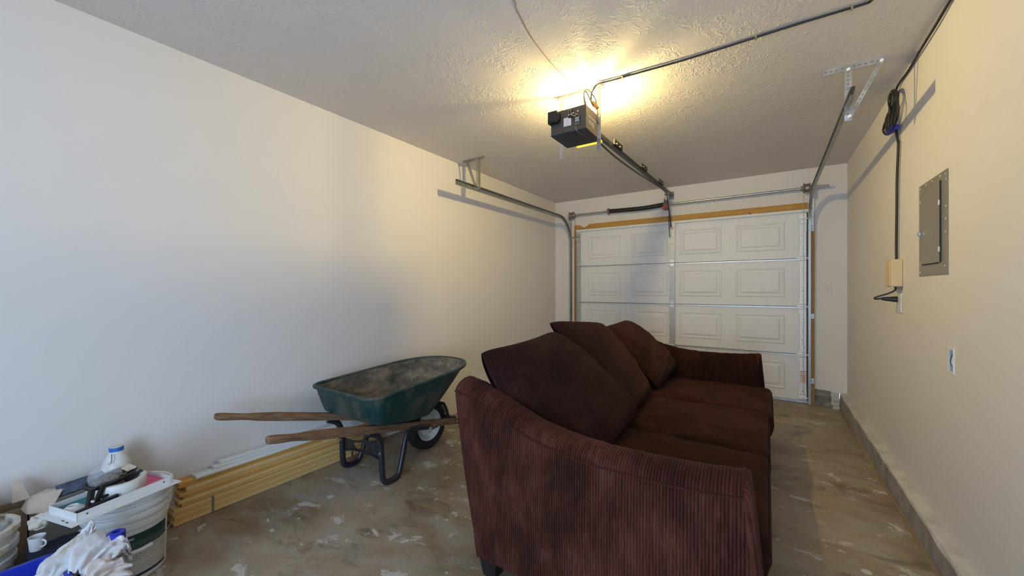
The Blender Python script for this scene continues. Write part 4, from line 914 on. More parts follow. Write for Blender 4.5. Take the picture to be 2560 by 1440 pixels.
# handles
def hx(y, s_): return CX+s_*(0.300-(y-0.88)*(0.300-0.105)/(2.41-0.88))
def hz(y): return 0.553-(y-0.88)*0.2495
for s_ in (1, -1):
    R = []
    yy = [0.868, 0.874, 0.885, 0.92, 0.99, 1.03, 1.07, 1.12, 1.2, 1.4, 1.7, 2.0, 2.3, 2.41]
    hw = [0.006, 0.012, 0.017, 0.019, 0.0165, 0.018, 0.021, 0.023, 0.0225, 0.022, 0.022, 0.022, 0.021, 0.021]
    hh = [0.012, 0.018, 0.021, 0.022, 0.019, 0.020, 0.023, 0.025, 0.026, 0.026, 0.026, 0.026, 0.025, 0.025]
    for y, w_, h_ in zip(yy, hw, hh):
        e = 2.2 if y < 1.05 else 6 if y > 1.15 else 3.5; row = []
        for k in range(16):
            a = 2*PI*k/16+PI/16; ca, sa = math.cos(a), math.sin(a)
            row.append((hx(y, s_)+w_*math.copysign(abs(ca)**(2/e), ca), y, hz(y)+h_*math.copysign(abs(sa)**(2/e), sa)+0.002*noise.noise((y*7, s_, 0))))
        R.append(row)
    B().rings(R).build('handle', M['handle'], wb, smooth=True)
# U-shaped legs
LEG = [(1.485, 0.374), (1.50, 0.370), (1.54, 0.350), (1.565, 0.320), (1.580, 0.270), (1.584, 0.200), (1.588, 0.080), (1.602, 0.036), (1.636, 0.0200), (1.690, 0.0203), (1.722, 0.045), (1.760, 0.140), (1.795, 0.235), (1.835, 0.288), (1.93, 0.272), (2.02, 0.250)]
for x_f, s_ in ((-2.045, 1), (-2.475, -1)):
    P = []
    for (y, z) in LEG:
        hxx = hx(y, s_); f = min(1, max(0, (z-0.02)/0.33)); P.append((x_f+(hxx-x_f)*f*0.9, y, z))
    B().tube(smoothpath(P, 4), 0.0195, 12, up=(1, 0, 0), flat=0.85).build('leg', M['leg'], wb, smooth=True)
# stamped brace between the legs with two openings
xs0, xs1 = -2.45, -2.055; Yb = 1.588
OUT = [(0.0, 0.317), (0.10, 0.312), (0.5, 0.318), (0.9, 0.305), (1.0, 0.308), (1.0, 0.165), (0.93, 0.178), (0.75, 0.212), (0.5, 0.238), (0.22, 0.246), (0.07, 0.236), (0.0, 0.225)]
def brace():
    b = B(); X = lambda u: xs0+(xs1-xs0)*u; D = lambda u: -0.085*(1-u)-0.020*math.sin(PI*u)
    def plate(P):
        V = [(X(u), Yb+t, z+D(u)) for t in (0, 0.006) for u, z in P]; m2 = len(P)
        b.add(V, [tuple(range(m2)), tuple(range(m2, 2*m2))]+[(i, (i+1) % m2, m2+(i+1) % m2, m2+i) for i in range(m2)])
    plate([(0.0, 0.225), (0.07, 0.236), (0.22, 0.246), (0.27, 0.272), (0.22, 0.292), (0.22, 0.313), (0.10, 0.314), (0.0, 0.317)])
    plate([(0.22, 0.246), (0.5, 0.238), (0.64, 0.228), (0.62, 0.270), (0.55, 0.262), (0.32, 0.258), (0.27, 0.272)])
    plate([(0.22, 0.292), (0.30, 0.303), (0.50, 0.300), (0.60, 0.288), (0.66, 0.314), (0.5, 0.318), (0.22, 0.313)])
    plate([(0.62, 0.270), (0.64, 0.228), (0.75, 0.212), (0.93, 0.178), (1.0, 0.165), (1.0, 0.308), (0.9, 0.305), (0.66, 0.314), (0.60, 0.288)])
    b.tube([(X(u), Yb-0.002, z+D(u)) for u, z in ((0, 0.230), (0.22, 0.250), (0.5, 0.243), (0.75, 0.218), (1, 0.172))], 0.0065, 6)
    return b
brace().build('leg_brace', M['leg'], wb)
for x in (-2.045, -2.462): B().tube([(x, 1.570, 0.225), (x, 1.560, 0.225)], 0.008, 6).build('bolt', M['galv'], wb)
# wheel
WY, WZ, WR = 2.185, 0.188, 0.188
wh = B().lathe([(0.118, -0.030), (0.128, -0.038), (0.150, -0.043), (0.172, -0.038), (0.184, -0.024), (0.188, -0.008), (0.188, 0.008), (0.184, 0.024), (0.172, 0.038), (0.150, 0.043), (0.128, 0.038), (0.118, 0.030)], (CX, WY, WZ), 48, 'X').build('wheel', M['rubber'], wb, smooth=True)
b_ = B()
for k in range(44):
    a = 2*PI*k/44
    for s_ in (-1, 1):
        c = Vector((CX+s_*0.024, WY+0.1835*math.cos(a+s_*0.03), WZ+0.1835*math.sin(a+s_*0.03))); r_ = Vector((0, math.cos(a), math.sin(a))); t_ = Vector((0, -math.sin(a), math.cos(a)))
        b_.obox(c-r_*0.001, Vector((0.012, 0, 0))-r_*0.004*s_, t_*0.007, r_*0.004)
b_.build('tread', M['rubber'], wh, kind='stuff')
B().lathe([(0.0, 0.020), (0.030, 0.022), (0.034, 0.030), (0.055, 0.012), (0.088, 0.008), (0.098, 0.022), (0.112, 0.030), (0.122, 0.036), (0.124, 0.030), (0.118, -0.030), (0.124, -0.036), (0.112, -0.030), (0.09, -0.008), (0.03, -0.02), (0.0, -0.020)], (CX, WY, WZ), 40, 'X').build('wheel_rim', M['rim'], wh, smooth=True)
b_ = B().tube([(CX-0.105, WY, WZ), (CX+0.105, WY, WZ)], 0.010, 10); b_.box(CX+0.085, CX+0.098, WY-0.03, WY+0.03, WZ-0.015, WZ+0.03).box(CX-0.098, CX-0.085, WY-0.03, WY+0.03, WZ-0.015, WZ+0.03); b_.build('axle', M['drum'], wb, smooth=True)
# nose guard and front cross piece
b_ = B()
for s_ in (1, -1): b_.tube(smoothpath([(CX+s_*0.075, 2.300, 0.335), (CX+s_*0.085, 2.318, 0.29), (CX+s_*0.100, 2.325, 0.235), (CX+s_*0.105, 2.35, 0.215), (CX+s_*0.105, 2.40, 0.203)]), 0.0135, 8, up=(1, 0, 0))
b_.tube([(CX-0.075, 2.300, 0.335), (CX+0.075, 2.300, 0.335)], 0.0135, 8); b_.build('tray_support', M['leg'], wb, smooth=True)
B().box(CX-0.125, CX+0.125, 2.411, 2.432, 0.145, 0.197).build('nose_bar', M['handle'], wb, bevel=0.003)
B().tube([(CX+0.106, 2.405, 0.172), (CX+0.130, 2.405, 0.172)], 0.008, 6).build('bolt', M['galv'], wb)

# ------------------------------------------------------------------ lumber against the left wall
bd = thing('board_bundle', (-2.68, 1.37, 0), 'strapped bundle of thin pine boards on the floor at the foot of the left wall', 'lumber bundle')
x1 = -2.628; zz = 0.001; pm = ['pine3', 'pine', 'pine3', 'pine', 'pine3']
for k in range(5):
    B().box(-2.725, x1-random.uniform(0, 0.003), 0.700+random.uniform(0, 0.03), 2.03-random.uniform(0, 0.03), zz, zz+0.0165).build('board', M[pm[k]], bd, bevel=0.0012); zz += 0.0172
for y in (0.875, 1.755):
    B().box(x1+0.0002, x1+0.0016, y, y+0.012, 0.0, zz).box(-2.7265, x1+0.0016, y, y+0.012, zz, zz+0.0012).build('strap', M['galv_dull'], bd, label='thin steel strap')
zz += 0.0015
STK = [(0.745, 2.00, -2.640, 'pine', 'pine board lying directly on the strapped bundle, lowest of the loose boards'),
       (0.730, 2.02, -2.637, 'pine3', 'second loose pine board above the strapped bundle, pale edge showing'),
       (0.752, 1.97, -2.641, 'pine2', 'third loose pine board above the strapped bundle, more orange than the ones around it'),
       (0.735, 2.00, -2.638, 'pine', 'fourth loose pine board above the strapped bundle, under the two thick ones')]
for y0, y1, xf, mt, lb_ in STK:
    B().box(-2.725, xf, y0, y1, zz, zz+0.0175).build('board', M[mt], None, bevel=0.0012, label=lb_, cat='board', group='loose pine boards stacked on the bundle'); zz += 0.0181
for y0, y1, xf, mt, lb_ in ((0.765, 1.98, -2.643, 'pine3', 'thicker pale pine board near the top of the stack, below the topmost orange one'), (0.735, 2.01, -2.648, 'pine2', 'topmost orange pine board of the stack, under the white mouldings')):
    B().box(-2.725, xf, y0, y1, zz, zz+0.026).build('board', M[mt], None, bevel=0.0015, label=lb_, cat='board', group='loose pine boards stacked on the bundle'); zz += 0.0266
def mould(y0, y1, x0, x1_, z, tilt, th, label):
    # door casing profile: thin at one edge, rounded at the other
    sec = [(0, 0), (1, 0), (1, 0.65), (0.9, 1.0), (0.55, 1.0), (0.45, 0.75), (0.08, 0.5), (0, 0.3)]
    R = [[(x0+(x1_-x0)*u, y, z+th*v) for u, v in sec] for y in (y0, y1)]
    b = B(); b.rings(R, True, False); b.mi = 1; b.add(R[0], [tuple(range(8))]); b.add(R[1], [tuple(range(8))])
    b.build('moulding', [M['moulding'], M['moulding_end']], None, label=label, cat='moulding', group='white mouldings on the lumber stack')
mould(0.805, 2.3, -2.724, -2.632, zz+0.0005, 0, 0.016, 'lowest white moulding on the lumber stack, sticking out furthest toward the bucket')
mould(0.895, 2.35, -2.724, -2.645, zz+0.0172, 0, 0.015, 'middle white moulding on the lumber stack')
mould(0.925, 2.28, -2.724, -2.655, zz+0.0328, 0, 0.017, 'topmost white moulding on the lumber stack against the left wall')
# white board leaning at the foot of the wall
b_ = B(); b_.add([(-2.655, 2.36, 0.001), (-2.641, 2.36, 0.001), (-2.707, 2.36, 0.413), (-2.721, 2.36, 0.412), (-2.655, 4.5, 0.001), (-2.641, 4.5, 0.001), (-2.707, 4.5, 0.413), (-2.721, 4.5, 0.412)],
   [(0, 1, 2, 3), (4, 7, 6, 5), (0, 4, 5, 1), (1, 5, 6, 2), (2, 6, 7, 3), (3, 7, 4, 0)])
b_.build('white_board', M['panel_white'], None, label='long low white board leaning on the left wall behind the wheelbarrow and sofa', cat='board', bevel=0.001)

# ------------------------------------------------------------------ label bucket
BX, BY = -2.405, 0.487
bk = thing('bucket', (BX, BY, 0), 'ribbed white plastic bucket with a green printed label, standing before the lumber', 'bucket')
prof = [(0.0, 0.003), (0.120, 0.003), (0.124, 0.0), (0.128, 0.004), (0.1335, 0.235), (0.1400, 0.236), (0.1400, 0.258), (0.1375, 0.260), (0.1375, 0.270), (0.1470, 0.273), (0.1500, 0.285), (0.1470, 0.297), (0.1380, 0.300), (0.1380, 0.306), (0.1490, 0.309), (0.1520, 0.320), (0.1490, 0.331), (0.1400, 0.334), (0.1400, 0.340), (0.1480, 0.343), (0.1510, 0.352), (0.150, 0.366), (0.140, 0.368), (0.0, 0.366)]
B().lathe(prof, (BX, BY, 0), 56).build('body', M['bucket'], bk, smooth=True)
B().lathe([(0.152, 0.350), (0.1545, 0.352), (0.1545, 0.374), (0.151, 0.377), (0.142, 0.377), (0.140, 0.371), (0.0, 0.371)], (BX, BY, 0), 56).build('lid', M['bucket'], bk, smooth=True)
P = []; U = []
for i in range(49):
    a = math.radians(-175+230*i/48); row = []; ur = []
    for z in (0.020, 0.11, 0.21):
        r_ = 0.1284+(z-0.004)/0.231*0.0055+0.0007; row.append((BX+r_*math.cos(a), BY+r_*math.sin(a), z)); ur.append((a*0.131, z-0.020))
    P.append(row); U.append(ur)
lbl = B().grid(P, U).build('label', M['label'], bk, smooth=True)
b_ = B()
for ad in (-52, -14):
    a = math.radians(ad); c = Vector((BX+0.1348*math.cos(a), BY+0.1348*math.sin(a), 0.1935)); n_ = Vector((math.cos(a), math.sin(a), 0)); t_ = Vector((-math.sin(a), math.cos(a), 0))
    V = [c+t_*0.0065*math.cos(2*PI*k/14)+Vector((0, 0, 1))*0.0065*math.sin(2*PI*k/14) for k in range(14)]; b_.add(V, [tuple(range(14))])
    for k in range(3): b_.obox(c+t_*(0.016+0.0)+Vector((0, 0, 0.003-0.003*k))+n_*-0.0002, t_*0.008, n_*0.0004, (0, 0, 0.0006))
b_.build('emblem', M['white_ink'], lbl, kind='stuff')
def bp_(ad, r, z): a = math.radians(ad); return (BX+r*math.cos(a), BY+r*math.sin(a), z)
for ad in (-88, 80): B().lathe([(0.0, 0.0), (0.017, 0.0), (0.018, 0.004), (0.010, 0.008), (0.0, 0.008)], (0, 0, 0), 14).V and None
for ad in (-84, 96):
    a = math.radians(ad); b_ = B(); c0 = Vector(bp_(ad, 0.138, 0.247)); c1 = Vector(bp_(ad, 0.150, 0.247)); b_.tube([c0, c1], 0.018, 14); b_.build('bail_ear', M['bucket'], bk, smooth=True)
bail = smoothpath([bp_(-84, 0.151, 0.247), bp_(-72, 0.158, 0.215), bp_(-52, 0.160, 0.172), bp_(-28, 0.160, 0.150), bp_(-6, 0.160, 0.148), bp_(20, 0.162, 0.155), bp_(50, 0.160, 0.185), bp_(78, 0.156, 0.225), bp_(96, 0.151, 0.247)])
B().tube(bail, 0.0019, 6).build('bail', M['steel'], bk, smooth=True)
B().tube([bp_(-8, 0.161, 0.148), bp_(4, 0.163, 0.149), bp_(16, 0.163, 0.153)], 0.0085, 10).build('bail_grip', M['white'], bk, smooth=True)
# ------------------------------------------------------------------ vent frame on the bucket
c1, c2 = Vector((-2.159, 0.285)), Vector((-2.258, 0.636)); e1 = (c2-c1); L1 = e1.length; e1 /= L1; e2 = Vector((-e1.y, e1.x)); 
if e2.x > 0: e2 = -e2
L2 = 0.235; VZ = 0.3785
def vf(a, b2, z): q = c1+e1*a+e2*b2; return (q.x, q.y, z)
def fbox(bb, a0, a1, b0, b1, z0, z1):
    V = [vf(a, b2, z) for a in (a0, a1) for b2 in (b0, b1) for z in (z0, z1)]
    return bb.add(V, [(0, 1, 3, 2), (4, 6, 7, 5), (0, 4, 5, 1), (2, 3, 7, 6), (0, 2, 6, 4), (1, 5, 7, 3)])
vt = thing('vent_frame', vf(L1/2, L2/2, VZ), 'white flanged metal vent frame lying upside down on the labelled bucket', 'vent frame')
b_ = B(); fl = 0.026
for a0, a1, b0, b1 in ((0, L1, 0, fl), (0, L1, L2-fl, L2), (0, fl, fl, L2-fl), (L1-fl, L1, fl, L2-fl)): fbox(b_, a0, a1, b0, b1, VZ, VZ+0.003)
b_.build('flange', M['vent'], vt)
b_ = B()
for a0, a1, b0, b1 in ((fl, L1-fl, fl, fl+0.002), (fl, L1-fl, L2-fl-0.002, L2-fl), (fl, fl+0.002, fl, L2-fl), (L1-fl-0.002, L1-fl, fl, L2-fl)): fbox(b_, a0, a1, b0, b1, VZ+0.003, VZ+0.034)
b_.build('collar', M['vent'], vt)
b_ = B(); fbox(b_, fl+0.002, L1-fl-0.002, fl+0.002, L2-fl-0.002, VZ, VZ+0.008); b_.build('grille', M['vent'], vt)
b_ = B()
for a in (0.055, L1-0.055): q = Vector(vf(a, fl-0.0005, VZ+0.020)); b_.obox(q, (e1.x*0.0025, e1.y*0.0025, 0), (e2.x*0.0005, e2.y*0.0005, 0), (0, 0, 0.0025))
for a, b2 in ((0.012, 0.055), (0.014, 0.085)): q = Vector(vf(a, b2, VZ+0.0032)); b_.obox(q, (e1.x*0.002, e1.y*0.002, 0), (e2.x*0.008, e2.y*0.008, 0), (0, 0, 0.0004))
b_.build('screw_hole', M['hole'], vt, kind='stuff')
# sheets inside the frame
z = VZ+0.0085
b_ = B(); fbox(b_, 0.030, 0.20, 0.030, L2-0.032, z, z+0.006); b_.build('magazine', M['teal'], None, label='teal printed magazine lying in the near end of the vent frame', cat='magazine')
b_ = B(); fbox(b_, 0.205, L1-0.030, 0.030, L2-0.032, z, z+0.010); b_.build('packet', M['pink'], None, label='pink packet showing in the far end of the vent frame beside the white ring', cat='packet')
RZ = z+0.0105; RC = vf(0.205, 0.120, 0)
# white ring (pipe fitting)
b_ = B().lathe([(0.062, 0.0), (0.076, 0.0), (0.080, 0.004), (0.081, 0.020), (0.083, 0.026), (0.083, 0.048), (0.080, 0.052), (0.064, 0.052), (0.060, 0.047), (0.060, 0.006), (0.062, 0.0)], (RC[0], RC[1], RZ), 44)
b_.build('pipe_ring', M['pvc'], None, smooth=True, label='thick white plastic pipe ring on top of the vent frame', cat='pipe ring')
# bulb in its package, tilted on the ring
lp = thing('light_bulb_package', (RC[0], RC[1], RZ+0.056), 'clear dome pack with a black tray edge lying on the white ring', 'blister pack')
cu = Vector((RC[0]-0.004, RC[1]-0.030, RZ+0.064)); ax = Vector((e1.x, e1.y, 0.10)).normalized(); ay = Vector((e2.x, e2.y, 0.12)).normalized(); az = ax.cross(ay).normalized()
if az.z < 0: az = -az
def el(rx, ry, h, n=28, c=cu): return [c+ax*rx*math.copysign(abs(math.cos(2*PI*k/n))**0.8, math.cos(2*PI*k/n))+ay*ry*math.copysign(abs(math.sin(2*PI*k/n))**0.8, math.sin(2*PI*k/n))+az*h for k in range(n)]
B().rings([el(0.078, 0.044, -0.008), el(0.086, 0.050, 0.004), el(0.086, 0.050, 0.008), el(0.076, 0.042, 0.008), el(0.070, 0.038, 0.0)], True, True).build('tray', M['black'], lp, smooth=True)
b_ = B()
for k in range(46):
    q = cu+ax*random.uniform(-0.055, 0.055)+ay*random.uniform(-0.028, 0.028)+az*random.uniform(0.002, 0.008); d = Vector((random.uniform(-1, 1), random.uniform(-1, 1), random.uniform(-.3, .3))).normalized()*0.010; b_.tube([q-d, q+d], 0.0016, 5)
b_.build('screws', M['screw_mix'], lp, kind='stuff')
c3 = cu-ax*0.018
b_ = B().rings([el(0.050, 0.038, 0.008, 28, c3), el(0.052, 0.040, 0.028, 28, c3), el(0.046, 0.036, 0.048, 28, c3), el(0.032, 0.026, 0.063, 28, c3), el(0.014, 0.012, 0.070, 28, c3), el(0.002, 0.002, 0.071, 28, c3)], True, False)
b_.build('dome', M['clear'], lp, smooth=True, recalc=True)
b_ = B(); b_.obox(cu+ax*0.062+az*0.013, ax*0.016, ay*0.022, az*0.003); b_.build('label', M['paper'], lp)
# black strap piece lying in the ring
b_ = B(); q = Vector((RC[0], RC[1], RZ+0.045))+Vector((e1.x, e1.y, 0))*0.045; b_.obox(q, (e1.x*0.028, e1.y*0.028, 0.010), (e2.x*0.012, e2.y*0.012, 0), (0, 0, 0.005)); b_.build('rubber_block', M['black'], None, bevel=0.003, label='black rubber block resting in the far side of the white ring', cat='rubber block')
# spring clamp
cl = thing('spring_clamp', vf(0.085, 0.095, z+0.006), 'black spring clamp standing on the teal magazine', 'clamp')
Z0 = z+0.0065
def V3(a, b2, z_): return Vector(vf(a, b2, z_))
b_ = B(); b_.obox(V3(0.085, 0.072, Z0+0.040), Vector((e1.x, e1.y, 0.5)).normalized()*0.006+Vector((0, 0, 0.034)), Vector((e2.x, e2.y, 0))*0.009, Vector((e1.x, e1.y, 0))*0.009); b_.build('handle', M['black'], cl, bevel=0.003)
b_ = B(); b_.obox(V3(0.118, 0.082, Z0+0.040), Vector((e1.x, e1.y, 0))*0.014+Vector((0, 0, 0.036)), Vector((e2.x, e2.y, 0))*0.008, Vector((e1.x, e1.y, 0))*0.008); b_.build('handle', M['black'], cl, bevel=0.003)
b_ = B(); b_.obox(V3(0.098, 0.050, Z0+0.012), Vector((e1.x, e1.y, 0.05))*0.062, Vector((e2.x, e2.y, 0))*0.009, Vector((0, 0, 0.010))); b_.build('jaw', M['black'], cl, bevel=0.003)
b_ = B(); b_.obox(V3(0.150, 0.075, Z0+0.030), Vector((e1.x, e1.y, 0.25))*0.028, Vector((e2.x, e2.y, 0))*0.006, Vector((0, 0, 0.005))); b_.build('jaw', M['black'], cl, bevel=0.002)
q = V3(0.085, 0.060, Z0+0.030); B().tube([q, q-Vector((e2.x, e2.y, 0))*0.006], 0.005, 8).build('rivet', M['white'], cl)
# small white escutcheon / funnel
q = V3(0.058, 0.125, z+0.0062); B().lathe([(0.034, 0.0), (0.035, 0.003), (0.026, 0.010), (0.018, 0.016), (0.016, 0.018), (0.013, 0.016), (0.012, 0.004), (0.030, 0.0)], tuple(q), 28).build('pipe_flange', M['white'], None, smooth=True, label='small white cone-shaped pipe flange beside the black clamp', cat='pipe flange')
# carton behind the bucket, with the jug standing on it
ct = thing('carton', (-2.64, 0.53, 0), 'narrow brown carton between the labelled bucket and the left wall', 'carton')
B().box(-2.7245, -2.570, 0.42, 0.565, 0.0, 0.335).build('body', M['card'], ct, bevel=0.003)
jg = thing('jug', (-2.630, 0.492, 0.336), 'white plastic jug with a blue-banded cap behind the bucket by the wall', 'jug')
B().lathe([(0.0, 0.0), (0.046, 0.0), (0.052, 0.006), (0.053, 0.060), (0.050, 0.090), (0.040, 0.118), (0.027, 0.142), (0.0235, 0.150), (0.0235, 0.160), (0.0, 0.160)], (-2.630, 0.492, 0.336), 32).build('body', M['bucket'], jg, smooth=True)
B().lathe([(0.025, 0.150), (0.026, 0.151), (0.026, 0.168), (0.025, 0.169), (0.0, 0.169)], (-2.630, 0.492, 0.336), 32).build('cap', M['cap_blue'], jg, smooth=True)
B().lathe([(0.0245, 0.1692), (0.024, 0.1715), (0.0, 0.1715)], (-2.630, 0.492, 0.336), 32).build('cap_top', M['cap_top'], jg, smooth=True)
B().tube(smoothpath([(-2.600, 0.470, 0.482), (-2.585, 0.468, 0.470), (-2.580, 0.465, 0.450), (-2.590, 0.460, 0.440)]), 0.0022, 6).build('handle_seam', M['grey_ink'], jg)
# dark printed magazine leaning behind the frame
b_ = B(); p0, p1 = Vector((-2.600, 0.30, 0.378)), Vector((-2.595, 0.470, 0.392)); up_ = Vector((-0.07, 0, 0.05)).normalized()
b_.obox((p0+p1)/2, (p1-p0)/2, up_*0.030, Vector((0.0035, 0, 0.0035))); b_.build('brochure', M['dark_print'], None, label='dark blue printed brochure leaning between the vent frame and the wall', cat='brochure')

# ------------------------------------------------------------------ open cardboard box in the corner of view
bx = thing('cardboard_box', (-2.64, 0.13, 0), 'open cardboard box by the left wall with pale flaps folded out', 'cardboard box')
x0, x1, y0, y1, h_ = -2.715, -2.609, -0.12, 0.225, 0.350
b_ = B().box(x0, x1, y0, y1, 0, 0.005).box(x0, x0+0.004, y0, y1, 0.005, h_).box(x1-0.004, x1, y0, y1, 0.005, h_).box(x0, x1, y0, y0+0.004, 0.005, h_).box(x0, x1, y1-0.004, y1, 0.005, h_)
b_.build('body', M['card'], bx)
def flap(P, name='flap'):
    P = [Vector(p) for p in P]; n_ = (P[1]-P[0]).cross(P[2]-P[0]).normalized()*0.003; V = P+[p+n_ for p in P]; m2 = len(P)
    return B().add(V, [tuple(range(m2)), tuple(range(m2, 2*m2))]+[(i, (i+1) % m2, m2+(i+1) % m2, m2+i) for i in range(m2)]).build(name, M['card_white'], bx)
flap([(-2.60, 0.203, 0.348), (-2.61, 0.224, 0.386), (-2.64, 0.280, 0.389), (-2.60, 0.321, 0.386), (-2.49, 0.268, 0.342), (-2.545, 0.215, 0.338)])
flap([(-2.600, 0.228, 0.386), (-2.600, 0.180, 0.383), (-2.682, 0.186, 0.447), (-2.680, 0.210, 0.445)])
B().add(*rough_box(x0+0.008, x1-0.008, y0+0.01, y1-0.10, 0.2, 0.40, 6, 10, 6, 0.015, 9)).build('red_cloth', M['red_dark'], None, smooth='all', label='dark red cloth bulging out of the open cardboard box', cat='cloth')

# crusted bucket with tools
CB = (-2.462, 0.050)
cbk = thing('paint_bucket', (CB[0], CB[1], 0), 'paint-crusted ribbed bucket with a thick tan rim in the lower left corner', 'bucket')
prof = [(0.0, 0.004), (0.112, 0.0), (0.118, 0.004), (0.126, 0.22), (0.135, 0.225), (0.135, 0.25), (0.129, 0.254), (0.130, 0.28), (0.139, 0.284), (0.139, 0.305), (0.132, 0.309), (0.134, 0.340), (0.142, 0.344), (0.143, 0.366), (0.134, 0.370), (0.124, 0.366), (0.118, 0.30), (0.110, 0.012), (0.0, 0.012)]
b_ = B(); R = []
for r_, h_ in prof:
    row = []
    for k in range(48):
        a = 2*PI*k/48; rr = r_+(0.0035*noise.noise((math.cos(a)*5, math.sin(a)*5, h_*24)) if r_ > 0.11 else 0); row.append((CB[0]+rr*math.cos(a), CB[1]+rr*math.sin(a), h_))
    R.append(row)
b_.rings(R, True, False); b_.build('body', M['crust'], cbk, smooth=True)
B().lathe([(0.0, 0.27), (0.116, 0.27)], (CB[0], CB[1], 0), 32).build('dried_paint', M['brown_dark'], cbk)
b_ = B(); b_.bar((-2.50, 0.02, 0.275), (-2.385, 0.130, 0.400), 0.034, 0.004, (0.3, -0.3, 1)); b_.build('stir_stick', M['paper'], None, label='flat paint-stained stir stick lying across the crusted bucket', cat='stir stick')
b_ = B(); b_.obox((-2.50, 0.00, 0.395), (0.045, 0.045, 0.012), (-0.03, 0.03, 0.004), (0, 0, 0.003)); b_.build('grey_scraper', simple('grey_blue_plastic', (0.32, 0.38, 0.42), 0.5), None, bevel=0.001, label='flat grey-blue scraper resting on the crusted bucket at the left edge', cat='scraper')
B().add(*rough_box(-2.575, -2.50, 0.00, 0.14, 0.3605, 0.43, 8, 10, 6, 0.014, 30)).build('paper_wad', M['paper'], None, smooth='all', label='crumpled tan paper wad behind the crusted bucket', cat='paper')
# dark navy bag between the buckets, with the white odds and ends on it
B().add(*rough_box(-2.400, -2.215, 0.200, 0.330, 0.0, 0.262, 12, 10, 14, 0.010, 50)).build('dark_bag', M['navy'], None, smooth='all', label='dark navy mesh bag slumped between the two buckets', cat='bag')
def crumple(c, rx, ry, rz, seed, amp=0.35, n=30, m_=20):
    b = B(); R = []
    for i in range(1, m_):
        a = PI*i/m_; row = []
        for k in range(n):
            t = 2*PI*k/n; d = Vector((math.sin(a)*math.cos(t), math.sin(a)*math.sin(t), -math.cos(a)))
            f = 1+amp*noise.noise(d*2.0+Vector((seed, 0, 0)))-amp*0.6*abs(noise.noise(d*4.5+Vector((0, seed, 0)))); row.append((c[0]+d.x*rx*f, c[1]+d.y*ry*f, c[2]+d.z*rz*f))
        R.append(row)
    return b.rings(R, True, True)
crumple((-2.392, 0.232, 0.352), 0.034, 0.030, 0.026, 2).build('crumpled_paper', M['paper'], None, smooth='all', label='crumpled off-white paper wedged beside the rim of the crusted bucket', cat='paper')
mg = thing('white_cup', (-2.360, 0.225, 0.262), 'small white splashed plastic cup on the dark bag beside the crusted bucket', 'cup')
B().lathe([(0.0, 0.0), (0.018, 0.0), (0.019, 0.003), (0.023, 0.050), (0.024, 0.052), (0.021, 0.052), (0.017, 0.006), (0.0, 0.006)], (-2.352, 0.222, 0.262), 26).build('body', M['white'], mg, smooth=True)
B().tube(smoothpath([(-2.332, 0.233, 0.302), (-2.320, 0.240, 0.298), (-2.319, 0.240, 0.284), (-2.335, 0.230, 0.274)]), 0.003, 8).build('handle', M['white'], mg, smooth=True)

# blue bin and the rags hanging over its end
bn = thing('blue_bin', (-2.0, 0.0, 0), 'deep blue plastic storage bin at the lower left corner', 'bin')
x0, x1, y0, y1, h_ = -2.192, -1.80, -0.32, 0.262, 0.30
def rr(ins, z, rc=0.04, K=5):
    out = []
    for cx_, cy_, a0 in ((x1-ins-rc, y1-ins-rc, 0), (x0+ins+rc, y1-ins-rc, 90), (x0+ins+rc, y0+ins+rc, 180), (x1-ins-rc, y0+ins+rc, 270)):
        for k in range(K+1): a = math.radians(a0+90*k/K); out.append((cx_+rc*math.cos(a), cy_+rc*math.sin(a), z))
    return out
B().rings([rr(0.045, 0.0), rr(0.040, 0.006), rr(0.012, h_-0.02), rr(0.0, h_-0.018), rr(0.0, h_), rr(0.016, h_), rr(0.018, h_-0.02), rr(0.050, 0.012)], True, True).build('body', M['blue'], bn, smooth=True)
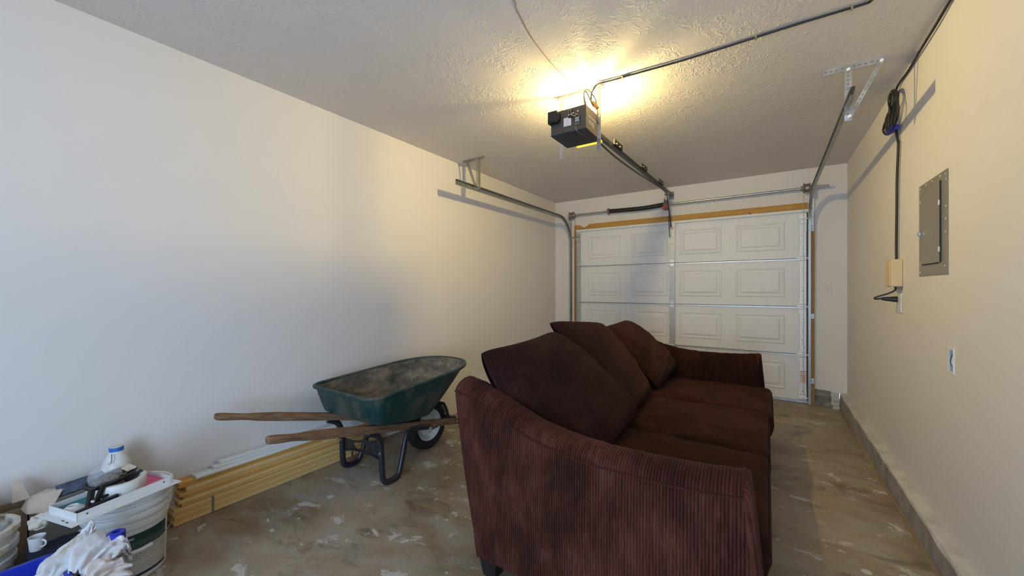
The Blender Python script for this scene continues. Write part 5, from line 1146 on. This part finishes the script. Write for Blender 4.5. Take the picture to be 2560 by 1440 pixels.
def cloth(label, mat, ctrl, width, seed, name='rag', amp=0.011, n=60, m_=64, puff=0.0):
    """draped cloth following the ridge line ctrl, hanging to both sides in folds"""
    path = smoothpath(ctrl, 12); L = len(path); P = []; U = []
    for i, c in enumerate(path):
        t = (path[min(i+1, L-1)]-path[max(i-1, 0)]).normalized(); sd = t.cross(Vector((0, 0, 1))).normalized(); row = []
        for j in range(m_+1):
            s_ = (j/m_*2-1); w_ = width[0]+(width[1]-width[0])*i/(L-1)
            a = s_*PI*0.80; r_ = w_*0.5*(1+0.22*math.sin(7*s_+seed+i*0.10)+0.25*noise.noise((i*0.06, s_*2.2, seed)))
            r_ *= math.sin(PI*min(1, max(0.0, (i+1.5)/(L+2))))**0.35
            fold = amp*math.sin(24*s_+seed*3+3.5*noise.noise((i*0.07, s_, seed)))*(0.5+abs(noise.noise((i*0.08, s_*2, seed+9)))*1.6)+amp*0.9*noise.noise((i*0.11, s_*6, seed+5))+amp*0.35*noise.noise((i*0.4, s_*22, seed))
            q = c+sd*(math.sin(a)*(r_+fold))+Vector((0, 0, math.cos(a)*(r_*0.75+fold)-0.02))
            row.append(q)
        P.append(row)
    b = B(); b.grid(P)
    o = b.build(name, mat, None, smooth='all', label=label, cat='rag', group='white rags hanging over the blue bin')
    sm = o.modifiers.new('thickness', 'SOLIDIFY'); sm.thickness = 0.003
    return o
cloth('white cotton rag with a tan hem standing highest over the blue bin rim', M['rag'], [(-2.120, 0.335, 0.395), (-2.115, 0.315, 0.365), (-2.095, 0.285, 0.330), (-2.06, 0.245, 0.305), (-2.02, 0.21, 0.29)], (0.045, 0.13), 1.0)
cloth('white cotton rag looped open around something blue, right of the tallest rag', M['rag'], [(-2.065, 0.425, 0.265), (-2.065, 0.400, 0.300), (-2.055, 0.365, 0.322), (-2.02, 0.315, 0.315), (-1.97, 0.27, 0.30)], (0.11, 0.13), 2.6)
cloth('pinkish white ribbed rag nearest the bottom edge, in front of the looped rag', M['rag2'], [(-1.985, 0.400, 0.235), (-1.985, 0.370, 0.270), (-1.96, 0.335, 0.285), (-1.92, 0.29, 0.29)], (0.09, 0.12), 4.2)
B().lathe([(0.012, 0.0), (0.024, 0.0), (0.026, 0.003), (0.026, 0.045), (0.022, 0.048), (0.012, 0.048), (0.012, 0.0)], (-2.060, 0.385, 0.300), 22).build('tape_roll', M['blue'], None, smooth=True, label='blue roll of tape peeping out of the looped rag', cat='tape')
